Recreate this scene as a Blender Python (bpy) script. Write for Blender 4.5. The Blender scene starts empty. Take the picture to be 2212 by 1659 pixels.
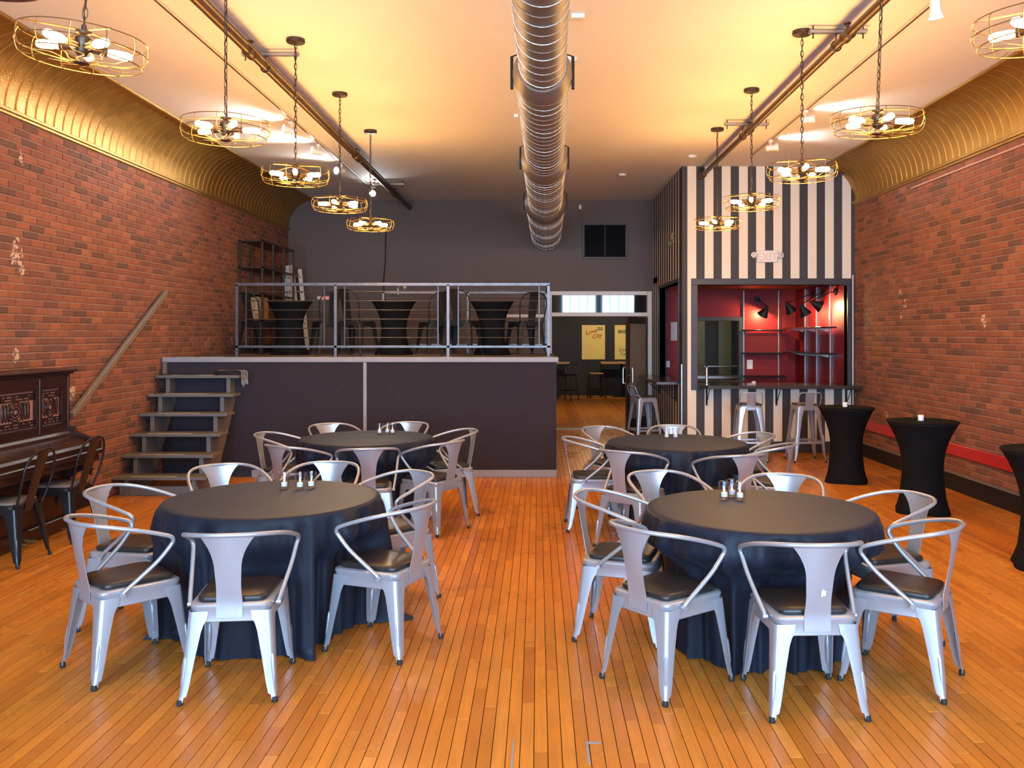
import bpy, math, random
from mathutils import Vector, Matrix
R = math.radians
PI = math.pi
random.seed(7)
SC = bpy.context.scene
COL = SC.collection

# ------------------------------------------------------------------ camera, world, daylight, exposure
cam_data = bpy.data.cameras.new('camera')
cam_data.sensor_width = 36.0
cam_data.lens = 1880.0 / 2212.0 * 36.0
cam_data.shift_x = -(1162 - 1106) / 2212.0
cam_data.shift_y = -(829.5 - 722) / 2212.0
cam_data.clip_end = 200
cam = bpy.data.objects.new('camera', cam_data)
COL.objects.link(cam)
cam.location = (0, 0, 1.70)
cam.rotation_euler = (R(90), 0, 0)
SC.camera = cam

world = bpy.data.worlds.new('daylight')
SC.world = world
world.use_nodes = True
world.node_tree.nodes['Background'].inputs[0].default_value = (0.62, 0.78, 1.0, 1)
world.node_tree.nodes['Background'].inputs[1].default_value = 1.0

SC.view_settings.view_transform = 'Standard'
SC.view_settings.look = 'None'
SC.view_settings.gamma = 1.0
SC.view_settings.use_curve_mapping = False
SC.view_settings.exposure = 0.55
SC.cycles.max_bounces = 7
SC.cycles.diffuse_bounces = 3
SC.cycles.glossy_bounces = 3
SC.cycles.transmission_bounces = 6
SC.cycles.transparent_max_bounces = 24
SC.cycles.adaptive_threshold = 0.12
SC.cycles.adaptive_min_samples = 20
SC.cycles.sample_clamp_indirect = 4.0
SC.cycles.caustics_reflective = False
SC.cycles.caustics_refractive = False

# room dimensions (metres; camera stands at x=0, y=0, eye 1.70)
XL, XR = -4.47, 4.54          # left and right brick faces
YB, YF = 15.6, -2.6           # back wall, shop-front wall behind the camera
ZC = 4.11                     # ceiling
BARY, BARX = 12.5, 2.07       # striped bar box
ZS, SY = 1.425, 10.34         # stage deck height and front
TABLE_Z = 0.75

# daylight falling in through the four shop windows behind the camera
WINDOWS = [(-3.75, -2.35), (-2.05, -0.65), (0.95, 2.25), (2.5, 3.8)]
WIN_Z = (0.55, 3.35)
DAY = 350.0
for i, (a, b) in enumerate(WINDOWS):
    ld = bpy.data.lights.new('window_daylight', 'AREA')
    ld.shape = 'RECTANGLE'
    ld.size = b - a
    ld.size_y = WIN_Z[1] - WIN_Z[0]
    ld.energy = DAY
    ld.color = (0.43, 0.685, 1.0)
    lo = bpy.data.objects.new('window_daylight', ld)
    COL.objects.link(lo)
    lo.location = ((a + b) / 2, YF - 0.12, (WIN_Z[0] + WIN_Z[1]) / 2)
    lo.rotation_euler = (R(90), 0, 0)

# ------------------------------------------------------------------ materials
MATS = {}


def mat(name, col, rough=0.5, metal=0.0, spec=0.5, emit=None, estr=0.0, trans=0.0, coat=0.0, sheen=0.0, ior=1.45):
    if name in MATS:
        return MATS[name]
    m = bpy.data.materials.new(name)
    m.use_nodes = True
    b = m.node_tree.nodes['Principled BSDF']
    b.inputs['Base Color'].default_value = (*col, 1)
    b.inputs['Roughness'].default_value = rough
    b.inputs['Metallic'].default_value = metal
    b.inputs['Specular IOR Level'].default_value = spec
    b.inputs['IOR'].default_value = ior
    b.inputs['Transmission Weight'].default_value = trans
    b.inputs['Coat Weight'].default_value = coat
    b.inputs['Sheen Weight'].default_value = sheen
    if emit:
        b.inputs['Emission Color'].default_value = (*emit, 1)
        b.inputs['Emission Strength'].default_value = estr
    MATS[name] = m
    return m


class NT:
    """small helper to write node graphs"""
    def __init__(self, m):
        self.t = m.node_tree
        self.b = self.t.nodes['Principled BSDF']

    def n(self, typ, **kw):
        nd = self.t.nodes.new(typ)
        for k, v in kw.items():
            if k in ('ins',):
                for a, c in v.items():
                    nd.inputs[a].default_value = c
            else:
                setattr(nd, k, v)
        return nd

    def l(self, a, b):
        self.t.links.new(a, b)

    def math(self, op, a, b=None, c=None):
        nd = self.t.nodes.new('ShaderNodeMath')
        nd.operation = op
        for i, v in enumerate((a, b, c)):
            if v is None:
                continue
            if isinstance(v, (int, float)):
                nd.inputs[i].default_value = v
            else:
                self.l(v, nd.inputs[i])
        return nd.outputs[0]

    def noise(self, vec, scale, detail=2, rough=0.55, dist=0.0):
        nd = self.n('ShaderNodeTexNoise', ins={'Scale': scale, 'Detail': detail, 'Roughness': rough, 'Distortion': dist})
        if vec is not None:
            self.l(vec, nd.inputs['Vector'])
        return nd.outputs['Fac']

    def pos(self, sx=1, sy=1, sz=1):
        g = self.n('ShaderNodeNewGeometry')
        if (sx, sy, sz) == (1, 1, 1):
            return g.outputs['Position']
        v = self.n('ShaderNodeVectorMath', operation='MULTIPLY')
        v.inputs[1].default_value = (sx, sy, sz)
        self.l(g.outputs['Position'], v.inputs[0])
        return v.outputs[0]

    def obj(self, sx=1, sy=1, sz=1):
        g = self.n('ShaderNodeTexCoord')
        v = self.n('ShaderNodeVectorMath', operation='MULTIPLY')
        v.inputs[1].default_value = (sx, sy, sz)
        self.l(g.outputs['Object'], v.inputs[0])
        return v.outputs[0]

    def ramp(self, fac, stops, interp='LINEAR'):
        nd = self.n('ShaderNodeValToRGB')
        e = nd.color_ramp.elements
        nd.color_ramp.interpolation = interp
        while len(e) < len(stops):
            e.new(0.5)
        for i, (p, c) in enumerate(stops):
            e[i].position = p
            e[i].color = (*c, 1) if len(c) == 3 else c
        self.l(fac, nd.inputs[0])
        return nd.outputs[0]

    def mix(self, fac, a, b, blend='MIX'):
        nd = self.n('ShaderNodeMix', data_type='RGBA', blend_type=blend)
        for s, v in ((nd.inputs[0], fac), (nd.inputs[6], a), (nd.inputs[7], b)):
            if isinstance(v, (int, float)):
                s.default_value = v
            elif isinstance(v, tuple):
                s.default_value = (*v, 1)
            else:
                self.l(v, s)
        return nd.outputs[2]

    def piece_random(self):
        """one random number for each mesh island of each object"""
        g = self.n('ShaderNodeNewGeometry')
        o = self.n('ShaderNodeObjectInfo')
        return self.math('FRACT', self.math('ADD', g.outputs['Random Per Island'], o.outputs['Random']))

    def bump(self, h, strength=0.3, dist=0.01):
        nd = self.n('ShaderNodeBump', ins={'Strength': strength, 'Distance': dist})
        self.l(h, nd.inputs['Height'])
        self.l(nd.outputs[0], self.b.inputs['Normal'])

    def color(self, c):
        self.l(c, self.b.inputs['Base Color'])

    def rough(self, c):
        self.l(c, self.b.inputs['Roughness'])


def noisy(name, a, b, scale, rough=0.5, metal=0.0, bump=0.0, stretch=(1, 1, 1), spec=0.5, bscale=None, coat=0.0):
    """plain procedural material: two close tones mixed by noise, fine relief"""
    if name in MATS:
        return MATS[name]
    m = mat(name, a, rough, metal, spec, coat=coat)
    t = NT(m)
    p = t.obj(*stretch)
    t.color(t.mix(t.noise(p, scale), a, b))
    if bump:
        t.bump(t.noise(p, bscale or scale * 4), bump, 0.004)
    return m


def make_brick():
    m = mat('brick_red', (0.3, 0.09, 0.05), 0.85, spec=0.25)
    t = NT(m)
    r = t.piece_random()
    c = t.ramp(r, [(0.0, (0.095, 0.055, 0.044)), (0.06, (0.12, 0.062, 0.048)), (0.16, (0.19, 0.078, 0.053)), (0.35, (0.28, 0.092, 0.050)),
                   (0.55, (0.35, 0.115, 0.056)), (0.72, (0.21, 0.078, 0.052)), (0.9, (0.41, 0.145, 0.070)), (1.0, (0.18, 0.082, 0.062))])
    p = t.pos()
    c = t.mix(t.math('MULTIPLY', t.noise(p, 9, 5, 0.65), 0.85), c, (0.15, 0.07, 0.05))
    c = t.mix(t.math('MULTIPLY', t.math('GREATER_THAN', t.noise(p, 33, 5, 0.7), 0.70), 0.45), c, (0.62, 0.40, 0.29))
    # pale lime bloom on a few bricks
    bl = t.math('MULTIPLY', t.math('GREATER_THAN', t.noise(p, 1.9, 2), 0.715), t.math('GREATER_THAN', t.noise(p, 15, 4, 0.7), 0.50))
    c = t.mix(t.math('MULTIPLY', bl, 0.6), c, (0.75, 0.6, 0.48))
    t.color(c)
    t.bump(t.noise(p, 90, 2), 0.35, 0.004)
    return m


def make_mortar():
    m = mat('mortar', (0.26, 0.15, 0.105), 0.95, spec=0.2)
    t = NT(m)
    p = t.pos()
    t.color(t.mix(t.noise(p, 5), (0.24, 0.15, 0.115), (0.36, 0.24, 0.185)))
    t.bump(t.noise(p, 120), 0.4, 0.004)
    return m


def make_wood_floor():
    m = mat('maple_floor', (0.5, 0.24, 0.07), 0.3, spec=0.38)
    t = NT(m)
    r = t.piece_random()
    c = t.ramp(r, [(0.0, (0.40, 0.120, 0.014)), (0.3, (0.53, 0.178, 0.020)), (0.6, (0.61, 0.215, 0.026)), (0.85, (0.46, 0.142, 0.016)), (1.0, (0.67, 0.26, 0.038))])
    comb = t.n('ShaderNodeCombineXYZ')
    t.l(r, comb.inputs[2])
    va = t.n('ShaderNodeVectorMath', operation='ADD')
    t.l(t.pos(26, 1.4, 1), va.inputs[0])
    vs = t.n('ShaderNodeVectorMath', operation='SCALE')
    vs.inputs['Scale'].default_value = 37
    t.l(comb.outputs[0], vs.inputs[0])
    t.l(vs.outputs[0], va.inputs[1])
    g = t.noise(va.outputs[0], 1.8, 4, 0.6, 0.4)
    c = t.mix(t.ramp(g, [(0.35, (0.45,) * 3), (0.6, (0, 0, 0))]), c, (0.36, 0.14, 0.027))
    p = t.pos()
    wear = t.noise(p, 0.6, 4)
    c = t.mix(t.ramp(wear, [(0.45, (0.0,) * 3), (0.75, (0.35,) * 3)]), c, (0.68, 0.27, 0.045))
    sp = t.math('GREATER_THAN', t.noise(t.pos(60, 22, 1), 1, 2), 0.80)
    c = t.mix(t.math('MULTIPLY', sp, 0.5), c, (0.12, 0.045, 0.012))
    t.color(c)
    t.rough(t.ramp(t.noise(p, 3.5, 4), [(0.3, (0.24,) * 3), (0.7, (0.40,) * 3)]))
    return m


def make_stripes(name, axis, start, pitch, dark_frac, light=((0.80, 0.71, 0.58), (0.75, 0.65, 0.51)), dk=((0.045, 0.041, 0.043), (0.062, 0.056, 0.058))):
    m = mat(name, (0.8, 0.7, 0.6), 0.6, spec=0.3)
    t = NT(m)
    s = t.n('ShaderNodeSeparateXYZ')
    t.l(t.pos(), s.inputs[0])
    f = t.math('FRACT', t.math('DIVIDE', t.math('SUBTRACT', s.outputs[axis], start - 50 * pitch), pitch))
    d = t.math('LESS_THAN', f, dark_frac)
    p = t.pos()
    cream = t.mix(t.noise(p, 3), *light)
    dark = t.mix(t.noise(p, 4), *dk)
    t.color(t.mix(d, cream, dark))
    return m


def make_tin():
    m = mat('gold_tin', (0.55, 0.33, 0.07), 0.42, 0.75)
    t = NT(m)
    p = t.pos()
    t.color(t.mix(t.noise(p, 3), (0.35, 0.185, 0.035), (0.44, 0.25, 0.06)))
    t.rough(t.ramp(t.noise(p, 8), [(0.3, (0.36,) * 3), (0.7, (0.5,) * 3)]))
    t.bump(t.noise(p, 75, 2, 0.5), 0.55, 0.006)
    return m


def make_carpet():
    m = mat('stage_carpet', (0.05, 0.042, 0.06), 0.95, spec=0.15, sheen=0.2)
    t = NT(m)
    p = t.pos(1, 1, 2.2)
    n = t.noise(p, 60, 3, 0.7)
    t.color(t.mix(n, (0.010, 0.008, 0.011), (0.052, 0.043, 0.056)))
    t.bump(n, 0.8, 0.01)
    return m


def make_cloth():
    m = mat('black_tablecloth', (0.018, 0.018, 0.022), 0.5, spec=0.2, sheen=0.03)
    t = NT(m)
    p = t.obj()
    t.color(t.mix(t.noise(p, 6), (0.010, 0.013, 0.023), (0.015, 0.019, 0.031)))
    t.b.inputs['Sheen Roughness'].default_value = 0.4
    t.b.inputs['Sheen Tint'].default_value = (0.75, 0.8, 0.9, 1)
    t.bump(t.noise(t.obj(1, 1, 0.4), 30, 3), 0.12, 0.004)
    return m


BRICK = make_brick()
MORTAR = make_mortar()
FLOOR = make_wood_floor()
TIN = make_tin()
CARPET = make_carpet()
CLOTH = make_cloth()
STRIPE_F = make_stripes('bar_stripes_front', 0, 2.274, 0.247, 0.485)
STRIPE_S = make_stripes('bar_stripes_side', 1, 12.62, 0.252, 0.5)
CEIL = noisy('cream_ceiling_paint', (0.80, 0.74, 0.66), (0.76, 0.69, 0.60), 0.8, 0.75, spec=0.2)
GREYWALL = noisy('charcoal_wall_paint', (0.112, 0.083, 0.074), (0.126, 0.095, 0.085), 0.7, 0.6, spec=0.3)
DARKWALL = noisy('black_wall_paint', (0.022, 0.022, 0.027), (0.03, 0.03, 0.035), 1, 0.6, spec=0.3)
REDWALL = noisy('crimson_wall_paint', (0.19, 0.007, 0.009), (0.23, 0.010, 0.011), 1, 0.5, spec=0.3)
REDTRIM = noisy('red_gloss_paint', (0.42, 0.018, 0.022), (0.48, 0.025, 0.027), 2, 0.3)
GREYPAINT = noisy('grey_step_paint', (0.12, 0.108, 0.098), (0.15, 0.135, 0.12), 3, 0.5, spec=0.4)
TRIMGREY = noisy('stage_edge_grey', (0.23, 0.22, 0.24), (0.30, 0.29, 0.31), 6, 0.5)
DECK = noisy('stage_deck_paint', (0.075, 0.062, 0.058), (0.10, 0.085, 0.08), 3, 0.6)
SILVER = noisy('silver_powder_coat', (0.40, 0.42, 0.46), (0.36, 0.38, 0.42), 9, 0.34, 0.5, 0.03)
STEEL = noisy('brushed_steel', (0.55, 0.55, 0.57), (0.43, 0.43, 0.45), 16, 0.3, 0.9)
RAILSTEEL = noisy('raw_rail_steel', (0.15, 0.14, 0.142), (0.07, 0.06, 0.06), 11, 0.38, 0.85)
ZINC = noisy('galvanised_duct', (0.26, 0.235, 0.22), (0.18, 0.165, 0.155), 5, 0.5, 0.75)
GUN = noisy('dark_gunmetal', (0.05, 0.045, 0.042), (0.075, 0.065, 0.06), 7, 0.35, 0.6)
BLACKGLOSS = noisy('black_gloss_enamel', (0.012, 0.011, 0.012), (0.018, 0.016, 0.017), 8, 0.2, 0.0, spec=0.3)
BLACKMATT = noisy('black_matt_metal', (0.010, 0.009, 0.009), (0.016, 0.014, 0.014), 8, 0.5, 0.0, spec=0.3)
RUBBER = noisy('black_rubber', (0.012, 0.012, 0.012), (0.02, 0.02, 0.02), 20, 0.7)
LEATHER = noisy('black_vinyl', (0.02, 0.016, 0.015), (0.028, 0.022, 0.02), 10, 0.33, 0, 0.15, bscale=150)
SPANDEX = noisy('black_spandex', (0.005, 0.005, 0.006), (0.007, 0.007, 0.008), 6, 0.85, spec=0.12)
SEATWOOD = noisy('worn_seat_wood', (0.20, 0.15, 0.12), (0.13, 0.095, 0.075), 3, 0.45, stretch=(8, 1, 1))
PIANO = noisy('mahogany_piano', (0.034, 0.012, 0.008), (0.020, 0.008, 0.006), 2.5, 0.3, stretch=(6, 1, 6), spec=0.35)
FELT = noisy('pink_fret_felt', (0.33, 0.17, 0.15), (0.24, 0.12, 0.10), 8, 0.8)
BRASSWIRE = noisy('antique_brass_wire', (0.36, 0.23, 0.085), (0.27, 0.165, 0.06), 15, 0.36, 0.85)
BRONZE = noisy('dark_bronze', (0.06, 0.04, 0.028), (0.09, 0.06, 0.04), 12, 0.38, 0.7)
PIPEMAT = noisy('sprinkler_pipe_bronze', (0.13, 0.07, 0.03), (0.08, 0.045, 0.022), 7, 0.38, 0.6)
WHITEPAINT = noisy('white_frame_paint', (0.72, 0.66, 0.62), (0.66, 0.6, 0.56), 4, 0.45)
WHITEPLASTIC = noisy('white_plastic', (0.78, 0.74, 0.70), (0.72, 0.68, 0.64), 5, 0.4)
WHITEWAX = noisy('white_candle_wax', (0.85, 0.84, 0.82), (0.8, 0.79, 0.77), 20, 0.5)
FRAMEGREY = noisy('bar_frame_grey', (0.036, 0.032, 0.034), (0.048, 0.043, 0.045), 3, 0.45)
BARTOP = noisy('dark_bar_top', (0.035, 0.028, 0.026), (0.055, 0.045, 0.04), 3, 0.22, stretch=(1, 6, 1), coat=0.3)
DOORPANEL = noisy('brown_door_panel', (0.27, 0.19, 0.13), (0.32, 0.23, 0.16), 2, 0.45, stretch=(4, 4, 0.6))
BARWOOD = noisy('honey_wood_top', (0.5, 0.27, 0.09), (0.4, 0.2, 0.06), 3, 0.4, stretch=(1, 8, 8))
KRAFT = noisy('brown_cardboard', (0.36, 0.22, 0.11), (0.3, 0.18, 0.09), 6, 0.85)
POSTERPAPER = noisy('yellow_poster_paper', (0.78, 0.62, 0.20), (0.74, 0.57, 0.17), 2, 0.6)
INKRED = noisy('red_print_ink', (0.5, 0.09, 0.025), (0.46, 0.08, 0.02), 9, 0.6)
INKBLACK = noisy('black_print_ink', (0.025, 0.02, 0.02), (0.03, 0.025, 0.025), 9, 0.6)
GREYPAPER = noisy('grey_flyer_paper', (0.55, 0.53, 0.54), (0.4, 0.38, 0.4), 14, 0.7)
BLACKPANEL = noisy('black_vent_panel', (0.006, 0.006, 0.007), (0.01, 0.01, 0.011), 5, 0.9, spec=0.1)
def make_glass():
    m = mat('clear_glass', (1, 1, 1), 0.02)
    t = NT(m)
    tr = t.n('ShaderNodeBsdfTransparent'); tr.inputs[0].default_value = (0.97, 0.97, 0.98, 1)
    gl = t.n('ShaderNodeBsdfGlossy'); gl.inputs['Roughness'].default_value = 0.03
    lw = t.n('ShaderNodeLayerWeight'); lw.inputs['Blend'].default_value = 0.5
    mx = t.n('ShaderNodeMixShader')
    t.l(t.math('ADD', t.math('MULTIPLY', t.math('POWER', lw.outputs['Facing'], 3.0), 0.55), 0.05), mx.inputs[0])
    t.l(tr.outputs[0], mx.inputs[1]); t.l(gl.outputs[0], mx.inputs[2])
    t.l(mx.outputs[0], t.t.nodes['Material Output'].inputs['Surface'])
    return m


GLASS = make_glass()
DARKGLASS = mat('dark_tinted_glass', (0.02, 0.016, 0.014), 0.03, spec=0.9)
BULB = mat('warm_filament_glow', (1, 0.75, 0.4), 0.3, emit=(1.0, 0.60, 0.20), estr=30.0)
COOLBULB = mat('cool_spot_lens', (1, 1, 1), 0.3, emit=(0.95, 0.97, 1.0), estr=40.0)
FLAME = mat('candle_flame', (1, 0.8, 0.5), 0.4, emit=(1.0, 0.66, 0.28), estr=3.0)
EXITRED = mat('exit_letters_red', (0.7, 0.03, 0.03), 0.4, emit=(1.0, 0.05, 0.04), estr=1.2)
PINKINK = noisy('faded_pink_letters', (0.70, 0.56, 0.50), (0.67, 0.53, 0.47), 9, 0.5)
PUTTY = noisy('grey_floor_putty', (0.30, 0.28, 0.29), (0.22, 0.2, 0.21), 40, 0.7, 0, 0.3)
NOSING = noisy('tan_grip_strip', (0.48, 0.40, 0.28), (0.42, 0.34, 0.23), 30, 0.7)


for _m in (BULB, COOLBULB, FLAME, EXITRED):
    _m.cycles.emission_sampling = 'NONE'   # their light is carried by the lamp object inside each fitting


# ------------------------------------------------------------------ mesh building
class MB:
    def __init__(self):
        self.v, self.f = [], []

    def add(self, verts, faces):
        o = len(self.v)
        self.v.extend([tuple(p) for p in verts])
        self.f.extend([tuple(i + o for i in q) for q in faces])
        return self

    def box(self, x0, x1, y0, y1, z0, z1, bev=0.0, M=None):
        if x0 > x1: x0, x1 = x1, x0
        if y0 > y1: y0, y1 = y1, y0
        if z0 > z1: z0, z1 = z1, z0
        b = min(bev, (x1 - x0) * .49, (y1 - y0) * .49, (z1 - z0) * .49)
        if b <= 1e-6:
            vs = [(x, y, z) for z in (z0, z1) for y in (y0, y1) for x in (x0, x1)]
            fs = [(0, 2, 3, 1), (4, 5, 7, 6), (0, 1, 5, 4), (2, 6, 7, 3), (0, 4, 6, 2), (1, 3, 7, 5)]
        else:
            lo, hi = (x0, y0, z0), (x1, y1, z1)
            vs, idx = [], {}
            for sx in (0, 1):
                for sy in (0, 1):
                    for sz in (0, 1):
                        s = (sx, sy, sz)
                        for ax in range(3):
                            p = [0, 0, 0]
                            for k in range(3):
                                e = hi[k] if s[k] else lo[k]
                                p[k] = e if k == ax else (e - b if s[k] else e + b)
                            idx[(s, ax)] = len(vs)
                            vs.append(tuple(p))
            fs = []
            c = [(a + d) / 2 for a, d in zip(lo, hi)]

            def quad(ids):
                P = [Vector(vs[i]) for i in ids]
                n = (P[1] - P[0]).cross(P[2] - P[0])
                m = sum(P, Vector()) / len(P) - Vector(c)
                fs.append(tuple(ids) if n.dot(m) > 0 else tuple(reversed(ids)))
            for ax in range(3):
                u, w = [k for k in range(3) if k != ax]
                for sv in (0, 1):
                    ids = []
                    for a, d in ((0, 0), (1, 0), (1, 1), (0, 1)):
                        s = [0, 0, 0]; s[ax] = sv; s[u] = a; s[w] = d
                        ids.append(idx[(tuple(s), ax)])
                    quad(ids)
                for a in (0, 1):
                    for d in (0, 1):
                        s0 = [0, 0, 0]; s0[u] = a; s0[w] = d
                        s1 = list(s0); s1[ax] = 1
                        quad([idx[(tuple(s0), u)], idx[(tuple(s1), u)], idx[(tuple(s1), w)], idx[(tuple(s0), w)]])
            for sx in (0, 1):
                for sy in (0, 1):
                    for sz in (0, 1):
                        quad([idx[((sx, sy, sz), k)] for k in range(3)])
        if M is not None:
            vs = [tuple(M @ Vector(p)) for p in vs]
        return self.add(vs, fs)

    def tube(self, pts, r, n=8, closed=False, caps=True):
        P = [Vector(p) for p in pts]
        m = len(P)
        rad = r if isinstance(r, (list, tuple)) else [r] * m
        tang = []
        for i in range(m):
            a = P[(i - 1) % m] if (closed or i > 0) else P[i]
            c = P[(i + 1) % m] if (closed or i < m - 1) else P[i]
            d = (c - a)
            tang.append(d.normalized() if d.length > 1e-9 else Vector((0, 0, 1)))
        t0 = tang[0]
        ref = Vector((0, 0, 1)) if abs(t0.z) < 0.9 else Vector((1, 0, 0))
        u = t0.cross(ref).normalized()
        vs = []
        for i in range(m):
            t = tang[i]
            u = (u - t * u.dot(t))
            u = u.normalized() if u.length > 1e-6 else t.orthogonal().normalized()
            w = t.cross(u)
            for k in range(n):
                a = 2 * PI * k / n
                vs.append(P[i] + (u * math.cos(a) + w * math.sin(a)) * rad[i])
        fs = []
        for i in range(m if closed else m - 1):
            j = (i + 1) % m
            for k in range(n):
                l = (k + 1) % n
                fs.append((i * n + k, i * n + l, j * n + l, j * n + k))
        if caps and not closed:
            fs.append(tuple(reversed(range(n))))
            fs.append(tuple((m - 1) * n + k for k in range(n)))
        return self.add(vs, fs)

    def cyl(self, a, b, r, n=16, r2=None):
        return self.tube([a, b], [r, r if r2 is None else r2], n)

    def lathe(self, prof, n=24, c=(0, 0, 0), M=None, lobes=None):
        vs, fs = [], []
        for (r, z) in prof:
            for k in range(n):
                a = 2 * PI * k / n
                rr = r * (lobes(a, z) if lobes else 1)
                vs.append((c[0] + rr * math.cos(a), c[1] + rr * math.sin(a), c[2] + z))
        for i in range(len(prof) - 1):
            for k in range(n):
                l = (k + 1) % n
                fs.append((i * n + k, i * n + l, (i + 1) * n + l, (i + 1) * n + k))
        if prof[0][0] > 1e-6:
            fs.append(tuple(reversed(range(n))))
        if prof[-1][0] > 1e-6:
            fs.append(tuple((len(prof) - 1) * n + k for k in range(n)))
        if M is not None:
            vs = [tuple(M @ Vector(p)) for p in vs]
        return self.add(vs, fs)

    def loft(self, rings, cap=True):
        n = len(rings[0])
        vs = [p for r in rings for p in r]
        fs = []
        for i in range(len(rings) - 1):
            for k in range(n):
                l = (k + 1) % n
                fs.append((i * n + k, i * n + l, (i + 1) * n + l, (i + 1) * n + k))
        if cap:
            fs.append(tuple(reversed(range(n))))
            fs.append(tuple((len(rings) - 1) * n + k for k in range(n)))
        return self.add(vs, fs)

    def prism(self, poly, ax, a, b):
        """extrude a 2D polygon along axis ax between a and b"""
        def P(q, t):
            return {0: (t, q[0], q[1]), 1: (q[0], t, q[1]), 2: (q[0], q[1], t)}[ax]
        n = len(poly)
        vs = [P(q, a) for q in poly] + [P(q, b) for q in poly]
        fs = [tuple(range(n)), tuple(range(2 * n - 1, n - 1, -1))]
        for k in range(n):
            l = (k + 1) % n
            fs.append((k, k + n, l + n, l))
        return self.add(vs, fs)

    def sheet(self, grid, th):
        """grid[i][j] of points -> closed sheet of thickness th"""
        ni, nj = len(grid), len(grid[0])
        G = [[Vector(p) for p in row] for row in grid]
        N = [[None] * nj for _ in range(ni)]
        for i in range(ni):
            for j in range(nj):
                du = G[min(i + 1, ni - 1)][j] - G[max(i - 1, 0)][j]
                dv = G[i][min(j + 1, nj - 1)] - G[i][max(j - 1, 0)]
                N[i][j] = du.cross(dv).normalized() * th
        vs = [G[i][j] for i in range(ni) for j in range(nj)] + [G[i][j] + N[i][j] for i in range(ni) for j in range(nj)]
        o = ni * nj
        fs = []
        for i in range(ni - 1):
            for j in range(nj - 1):
                a, b, c, d = i * nj + j, (i + 1) * nj + j, (i + 1) * nj + j + 1, i * nj + j + 1
                fs.append((a, d, c, b))
                fs.append((a + o, b + o, c + o, d + o))
        for i in range(ni - 1):
            for j in (0, nj - 1):
                a, b = i * nj + j, (i + 1) * nj + j
                q = (a, b, b + o, a + o)
                fs.append(q if j == 0 else tuple(reversed(q)))
        for j in range(nj - 1):
            for i in (0, ni - 1):
                a, b = i * nj + j, i * nj + j + 1
                q = (a, a + o, b + o, b)
                fs.append(q if i == 0 else tuple(reversed(q)))
        return self.add(vs, fs)

    def mesh(self, name, m, smooth=35):
        me = bpy.data.meshes.new(name)
        me.from_pydata(self.v, [], self.f)
        if smooth:
            me.polygons.foreach_set('use_smooth', [True] * len(me.polygons))
            me.set_sharp_from_angle(angle=R(smooth))
        me.materials.append(m)
        me.update()
        return me

    def build(self, name, m, parent=None, smooth=35):
        return link(name, self.mesh(name, m, smooth), parent)


def link(name, data, parent=None, loc=None, rot=None):
    o = bpy.data.objects.new(name, data)
    COL.objects.link(o)
    if parent:
        o.parent = parent
    if loc:
        o.location = loc
    if rot:
        o.rotation_euler = rot
    return o


def tag(o, label=None, cat=None, group=None, kind=None):
    if label: o['label'] = label
    if cat: o['category'] = cat
    if group: o['group'] = group
    if kind: o['kind'] = kind
    return o


def thing(name, label, cat, loc=(0, 0, 0), rz=0.0, group=None):
    o = link(name, None, None, loc, (0, 0, rz))
    o.empty_display_size = 0.1
    return tag(o, label, cat, group)


def struct(o):
    return tag(o, kind='structure')


def copy_tree(root, loc, rz, label, group=None):
    r = root.copy(); COL.objects.link(r)
    r.location = loc; r.rotation_euler = (0, 0, rz)
    tag(r, label, None, group)
    for ch in list(root.children):
        c = ch.copy(); COL.objects.link(c); c.parent = r
        for g in list(ch.children):
            d = g.copy(); COL.objects.link(d); d.parent = c
    return r


def spline(pts, k=6, closed=False):
    P = [Vector(p) for p in pts]
    n = len(P)
    out = []
    rng = n if closed else n - 1
    for i in range(rng):
        p1, p2 = P[i], P[(i + 1) % n]
        p0 = P[(i - 1) % n] if (closed or i > 0) else p1 * 2 - p2
        p3 = P[(i + 2) % n] if (closed or i < n - 2) else p2 * 2 - p1
        for s in range(k):
            t = s / k
            out.append(0.5 * ((2 * p1) + (p2 - p0) * t + (2 * p0 - 5 * p1 + 4 * p2 - p3) * t * t + (3 * p1 - p0 - 3 * p2 + p3) * t ** 3))
    if not closed:
        out.append(P[-1])
    return out


def rrect(hf, hr, y0, y1, r, z, s=1.0, n=4):
    """rounded trapezoid ring: half width hf at y1 (front) and hr at y0 (rear)"""
    cs = [(hf, y1, 0), (-hf, y1, 90), (-hr, y0, 180), (hr, y0, 270)]
    cy = (y0 + y1) / 2
    out = []
    for (x, y, a0) in cs:
        cx = x - math.copysign(r, x)
        cyy = y - math.copysign(r, y - cy)
        for k in range(n + 1):
            a = R(a0 + 90 * k / n)
            out.append((s * (cx + r * math.cos(a)), cy + s * (cyy + r * math.sin(a) - cy), z))
    return out


def text_mesh(body, size, m, name='lettering', parent=None, loc=(0, 0, 0), rot=(0, 0, 0), shear=0.0, ext=0.001, bold=0.0):
    c = bpy.data.curves.new(name, 'FONT')
    c.body = body; c.size = size; c.extrude = ext; c.shear = shear; c.offset = bold
    c.align_x = 'CENTER'; c.align_y = 'CENTER'
    t = bpy.data.objects.new(name, c)
    COL.objects.link(t)
    dg = bpy.context.evaluated_depsgraph_get()
    dg.update()
    me = bpy.data.meshes.new_from_object(t.evaluated_get(dg))
    bpy.data.objects.remove(t)
    bpy.data.curves.remove(c)
    me.materials.clear(); me.materials.append(m)
    return link(name, me, parent, loc, rot)


# ------------------------------------------------------------------ pieces: the 300 that show largest become parts, the rest one joined part
F_PX = 1880.0


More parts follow.
